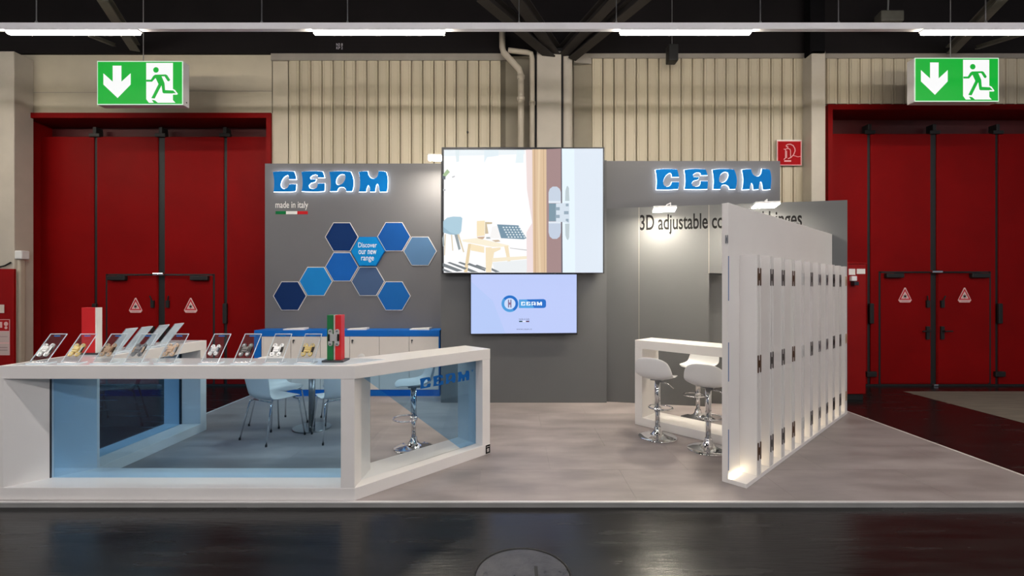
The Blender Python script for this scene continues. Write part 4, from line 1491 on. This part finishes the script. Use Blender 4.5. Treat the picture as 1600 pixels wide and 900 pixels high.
c = P(524.5, 566, 3.70)
flag_block((c.x, 3.705, ZT + 0.003), math.radians(0), 'green white red block with silver hinge at the counter corner', 0.048, 0.08, 0.372, True)
c = P(143, 554, 4.10)
t = thing('display_block', 'red upright block with a white edge, behind the left clear stands', 'display block', (c.x, 4.11, ZT + 0.003))
obj('base_plate', MB().box(-0.085, 0.09, -0.05, 0.06, 0, 0.014), M['slate'], t, local=True, bevel=0.002)
obj('red_board', MB().box(-0.066, 0.056, -0.035, 0.025, 0.014, 0.415), M['red_block'], t, local=True, bevel=0.002)
obj('white_board', MB().box(0.056, 0.064, -0.035, 0.025, 0.014, 0.415), M['white_block'], t, local=True)

# ------------------------------------------------------------------ right bar table
BC = Vector((1.458, 5.467))
bd = Vector((0.69, -0.724)).normalized()
bn = Vector((0.724, 0.69)).normalized()
BT = Matrix(((bd.x, bn.x, 0), (bd.y, bn.y, 0), (0, 0, 1))).to_4x4()
BT.translation = (BC.x, BC.y, 0)
BLN = 1.385
bar = thing('bar_counter', 'white open frame bar counter beside the hinge display wall', 'counter', (BC.x, BC.y, 0))
obj('counter_top', MB().box(0, BLN, 0, 0.38, 0.90, 1.0, 0, BT), M['white'], bar, bevel=0.003)
obj('base_rail', MB().box(0, BLN, 0, 0.38, 0, 0.095, 0, BT), M['white'], bar, bevel=0.003)
obj('post', MB().box(0, 0.095, 0.001, 0.379, 0.095, 0.90, 0, BT), M['white'], bar)
obj('post', MB().box(BLN - 0.09, BLN, 0.001, 0.379, 0.095, 0.90, 0, BT), M['white'], bar)


# ------------------------------------------------------------------ shells, stools, chairs
def shell_mb(prof, widths, curls, nu=10):
    """prof: (y, z) from seat lip to back top; widths: half width; curls: edge lift along the local normal"""
    mb = MB()
    n = len(prof)
    vs = []
    for i, (y, z) in enumerate(prof):
        a = prof[max(i - 1, 0)]
        b = prof[min(i + 1, n - 1)]
        tx, tz = b[0] - a[0], b[1] - a[1]
        L = math.hypot(tx, tz)
        ny, nz = tz / L, -tx / L        # normal towards the sitter
        if nz < 0 and abs(nz) > abs(ny):
            ny, nz = -ny, -nz
        if abs(ny) >= abs(nz) and ny < 0:
            ny, nz = -ny, -nz
        for j in range(nu + 1):
            u = -1 + 2 * j / nu
            c_ = curls[i] * abs(u) ** 2.5
            drop = 0.0
            if i >= n - 2:
                drop = -0.035 * abs(u) ** 3 * (1 if i == n - 1 else 0.4)
            if i <= 1:
                yy_ = y - 0.03 * abs(u) ** 3 * (1 if i == 0 else 0.4)
            else:
                yy_ = y
            vs.append((u * widths[i], yy_ + ny * c_, z + nz * c_ + drop))
    fs = []
    for i in range(n - 1):
        for j in range(nu):
            fs.append((i * (nu + 1) + j, i * (nu + 1) + j + 1, (i + 1) * (nu + 1) + j + 1, (i + 1) * (nu + 1) + j))
    mb.add(vs, fs)
    return mb


def shell_obj(name, mb, m, parent, th=0.010):
    o = obj(name, mb, m, parent, local=True, smooth=True)
    so = o.modifiers.new('thickness', 'SOLIDIFY')
    so.thickness = th
    so.offset = 0
    sb_ = o.modifiers.new('round', 'SUBSURF')
    sb_.levels = 1
    sb_.render_levels = 1
    return o


GS = 'white bar stools with chrome stems'


def make_stool(loc, yaw, label):
    """faces local +y"""
    t = thing('bar_stool', label, 'bar stool', loc, yaw, group=GS)
    base = MB().lathe([(0.200, 0.0), (0.203, 0.006), (0.198, 0.012), (0.15, 0.022), (0.09, 0.034), (0.06, 0.05), (0.042, 0.075), (0.036, 0.10), (0.033, 0.115)], 40)
    obj('base', base, M['chrome'], t, local=True, smooth=True)
    obj('lower_stem', MB().tube([(0, 0, 0.10), (0, 0, 0.36)], 0.0245, 20), M['chrome'], t, local=True, smooth=True)
    obj('upper_stem', MB().tube([(0, 0, 0.30), (0, 0, 0.625)], 0.030, 20), M['chrome'], t, local=True, smooth=True)
    fr = MB()
    ring = [(0.125 * math.sin(a), 0.085 - 0.115 * math.cos(a), 0.305 + 0.0 * a) for a in [2 * math.pi * i / 32 for i in range(32)]]
    fr.tube(ring, 0.0095, 8, closed=True)
    fr.tube([(0, 0, 0.28), (0, 0, 0.325)], 0.036, 16)
    obj('foot_ring', fr, M['chrome'], t, local=True, smooth=True)
    obj('seat_plate', MB().box(-0.06, 0.06, -0.06, 0.06, 0.618, 0.634), M['steel'], t, local=True, bevel=0.004)
    lv = MB().tube([(0.03, 0.0, 0.605), (0.11, 0.01, 0.59), (0.17, 0.01, 0.545)], 0.006, 8)
    obj('lift_lever', lv, M['chrome'], t, local=True, smooth=True)
    prof = [(0.185, 0.640), (0.165, 0.657), (0.10, 0.652), (0.0, 0.640), (-0.09, 0.638), (-0.15, 0.655), (-0.182, 0.70), (-0.198, 0.77), (-0.208, 0.84), (-0.212, 0.885)]
    wid = [0.13, 0.165, 0.185, 0.195, 0.20, 0.205, 0.205, 0.195, 0.175, 0.145]
    cur = [0.005, 0.010, 0.018, 0.03, 0.045, 0.06, 0.06, 0.05, 0.04, 0.03]
    shell_obj('seat_shell', shell_mb(prof, wid, cur), M['white_plastic'], t)
    return t


def face(dx, dy):
    return math.atan2(-dx, dy)


st1 = make_stool((1.575, 4.985, 0), face(0.62, 0.78), 'white bar stool at left end of the bar counter, its back to the viewer')
dup(st1, (1.96, 4.60, 0), face(0.60, 0.80), 'white bar stool half hidden by the hinge display wall edge')
dup(st1, (2.300, 5.700, 0), face(-0.80, -0.6), 'white bar stool behind the bar counter, facing the viewer')
dup(st1, (-0.990, 4.640, 0), face(-0.75, -0.25), 'white bar stool behind the slanted clear pane of the big counter')


def make_chair(loc, yaw, label):
    t = thing('shell_chair', label, 'chair', loc, yaw, group='white shell chairs around the round table')
    prof = [(0.215, 0.425), (0.195, 0.445), (0.13, 0.448), (0.0, 0.438), (-0.11, 0.432), (-0.165, 0.445), (-0.195, 0.50), (-0.213, 0.60), (-0.230, 0.69), (-0.246, 0.765), (-0.252, 0.79)]
    wid = [0.17, 0.20, 0.215, 0.215, 0.205, 0.195, 0.19, 0.205, 0.215, 0.205, 0.18]
    cur = [0.0, 0.004, 0.008, 0.012, 0.018, 0.024, 0.028, 0.03, 0.03, 0.025, 0.02]
    shell_obj('seat_shell', shell_mb(prof, wid, cur), M['white_plastic'], t, 0.009)
    fr = MB().tube([(-0.15, 0.15, 0.425), (0.15, 0.15, 0.425)], 0.008, 8)
    fr.tube([(-0.15, -0.13, 0.418), (0.15, -0.13, 0.418)], 0.008, 8)
    obj('seat_frame', fr, M['chrome'], t, local=True, smooth=True)
    for sx, sy in ((-1, 1), (1, 1), (-1, -1), (1, -1)):
        top = Vector((sx * 0.14, 0.13 if sy > 0 else -0.11, 0.422))
        kn = Vector((sx * 0.18, 0.17 if sy > 0 else -0.15, 0.40))
        ft = Vector((sx * 0.225, 0.215 if sy > 0 else -0.235, 0.006))
        leg = obj('leg', MB().tube([top, kn, kn * 0.9 + ft * 0.1 + Vector((0, 0, -0.0)), ft], 0.0085, 8), M['chrome'], t, local=True, smooth=True)
        obj('foot_cap', MB().tube([ft + Vector((0, 0, -0.006)), ft + Vector((0, 0, 0.018))], 0.011, 8), M['black'], leg, local=True)
    return t


ch = make_chair((-2.58, 4.99, 0), face(0.48, 0.88), 'white shell chair nearest the front pane, left of the table stem')
dup(ch, (-2.76, 5.46, 0), face(0.80, -0.50), 'white shell chair left behind the round table, facing the viewer')
dup(ch, (-1.90, 5.05, 0), face(-0.60, 0.80), 'white shell chair right of the table stem, beside the counter post')
dup(ch, (-2.08, 5.64, 0), face(-0.85, -0.45), 'white shell chair right behind the round table, mostly hidden')

TC = (-2.31, 5.32)
rt_ = thing('round_table', 'round white meeting table on a steel stem behind the counter', 'table', (TC[0], TC[1], 0))
obj('base_disc', MB().lathe([(0.21, 0), (0.212, 0.006), (0.205, 0.012), (0.05, 0.016)], 40, c=(TC[0], TC[1], 0)), M['steel'], rt_, smooth=False)
obj('stem', MB().tube([(TC[0], TC[1], 0.012), (TC[0], TC[1], 0.715)], 0.036, 24), M['steel'], rt_, smooth=True)
obj('tabletop', MB().lathe([(0.33, 0.715), (0.35, 0.72), (0.35, 0.735), (0.345, 0.74)], 48, c=(TC[0], TC[1], 0)), M['white'], rt_)

# ------------------------------------------------------------------ hinge display wall
A1 = Vector((1.749, 3.84))
A2 = Vector((1.783, 3.803))
BO = Vector((1.882, 3.698))
pv = Vector((0.737, 0.676)).normalized()
ov = Vector((pv.y, -pv.x))                      # towards the open side with the fins


def on_wall(p):
    """distance along pv from p to the angled wall"""
    q_ = Vector((WL.x, WL.y))
    n_ = Vector((wn.x, wn.y))
    return (q_ - p).dot(n_) / pv.dot(n_)


hw = thing('hinge_display_wall', 'tall white slanted display wall with hinged fins at the right', 'display wall', (A2.x, A2.y, 0), math.atan2(pv.y, pv.x))
ZP = 2.315
e1, e2 = A1 + pv * (on_wall(A1) - 0.002), A2 + pv * (on_wall(A2) - 0.002)
obj('tall_panel', MB().prism([A1[:], A2[:], e2[:], e1[:]], 0, ZP), M['white'], hw, bevel=0.002)
e3 = BO + pv * (on_wall(BO) - 0.002)
obj('base_board', MB().prism([A2[:], BO[:], e3[:], e2[:]], 0, 0.035), M['white'], hw, bevel=0.002)
FT = Matrix(((pv.x, -ov.x, 0), (pv.y, -ov.y, 0), (0, 0, 1))).to_4x4()   # local x along wall, y back to the panel
FT.translation = (A2.x, A2.y, 0)
OFF = (BO - A2).dot(ov)
board = None
HCOL = ['bronze', 'gunmetal', 'gunmetal', 'bronze', 'silver', 'gunmetal', 'steel', 'steel', 'blackened', 'gunmetal', 'champagne']
hsrc = {}
for i in range(11):
    s = 0.2355 + 0.297 * i
    for j, sb0 in enumerate((s, s + 0.056)):
        T = FT @ Matrix.Translation((sb0, 0, 0.035))
        if board is None:
            board = obj('hinge_board', MB().box(0, 0.041, -OFF + 0.004, -0.0005, 0, 1.857), M['white'], hw, local=True, bevel=0.0015)
            board.matrix_basis = wm(hw).inverted() @ T
        else:
            nb = share(board, 'hinge_board', hw, T)
            b_ = nb.modifiers.new('soft_edge', 'BEVEL')
            b_.width = 0.0015
            b_.segments = 2
    obj('gap_filler', MB().box(s + 0.041, s + 0.056, -OFF + 0.05, -0.001, 0.035, 1.885, 0, FT), M['flashing'], hw)
    mk = HCOL[i]
    hh = 0.150 if mk in ('bronze', 'gunmetal', 'blackened') else 0.125
    for z in (1.705, 0.97, 0.235):
        T = FT @ Matrix.Translation((s + 0.049, -OFF + 0.004, z))
        key = (mk, hh)
        if key not in hsrc:
            hsrc[key] = obj('concealed_hinge', hinge_mb(0.074, hh, Matrix.Identity(4), 0.005, 0.14), M[mk], hw, local=True)
            hsrc[key].matrix_basis = wm(hw).inverted() @ T
            hn = hsrc[key]
        else:
            hn = share(hsrc[key], 'concealed_hinge', hw, T)
        hn['label'] = {'bronze': 'bronze concealed hinge', 'gunmetal': 'grey concealed hinge', 'silver': 'silver concealed hinge', 'steel': 'steel concealed hinge', 'blackened': 'black concealed hinge', 'champagne': 'beige concealed hinge'}[mk]
    # light strip of the bay in front of this fin
    a_, b_ = (0.012, s - 0.012) if i == 0 else (s - 0.297 + 0.098 + 0.012, s - 0.012)
    obj('led_strip', MB().box(a_, b_, -0.022, -0.004, 0.036, 0.046, 0, FT), M['ledstrip'], hw, label='glowing light strip at the foot of the bay')
for (ya, yb2) in ((470, 400), (596, 535), (735, 671)):
    za, zb = 1.6 - (ya - HZ) / F * 3.81, 1.6 - (yb2 - HZ) / F * 3.81
    obj('edge_strip', MB().box(0.002, 0.012, -0.003, 0.0, za, zb, 0, FT), M['blue_strip'], hw, label='blue edge strip')
hz_ = P(0, 374, 3.82).z
T = Matrix(((ov.x, pv.x, 0), (ov.y, pv.y, 0), (0, 0, 1))).to_4x4()
T.translation = (A1.x + ov.x * 0.04, A1.y + ov.y * 0.04, hz_)
obj('edge_hinge', hinge_mb(0.022, 0.07, T, 0.004), M['steel'], hw)
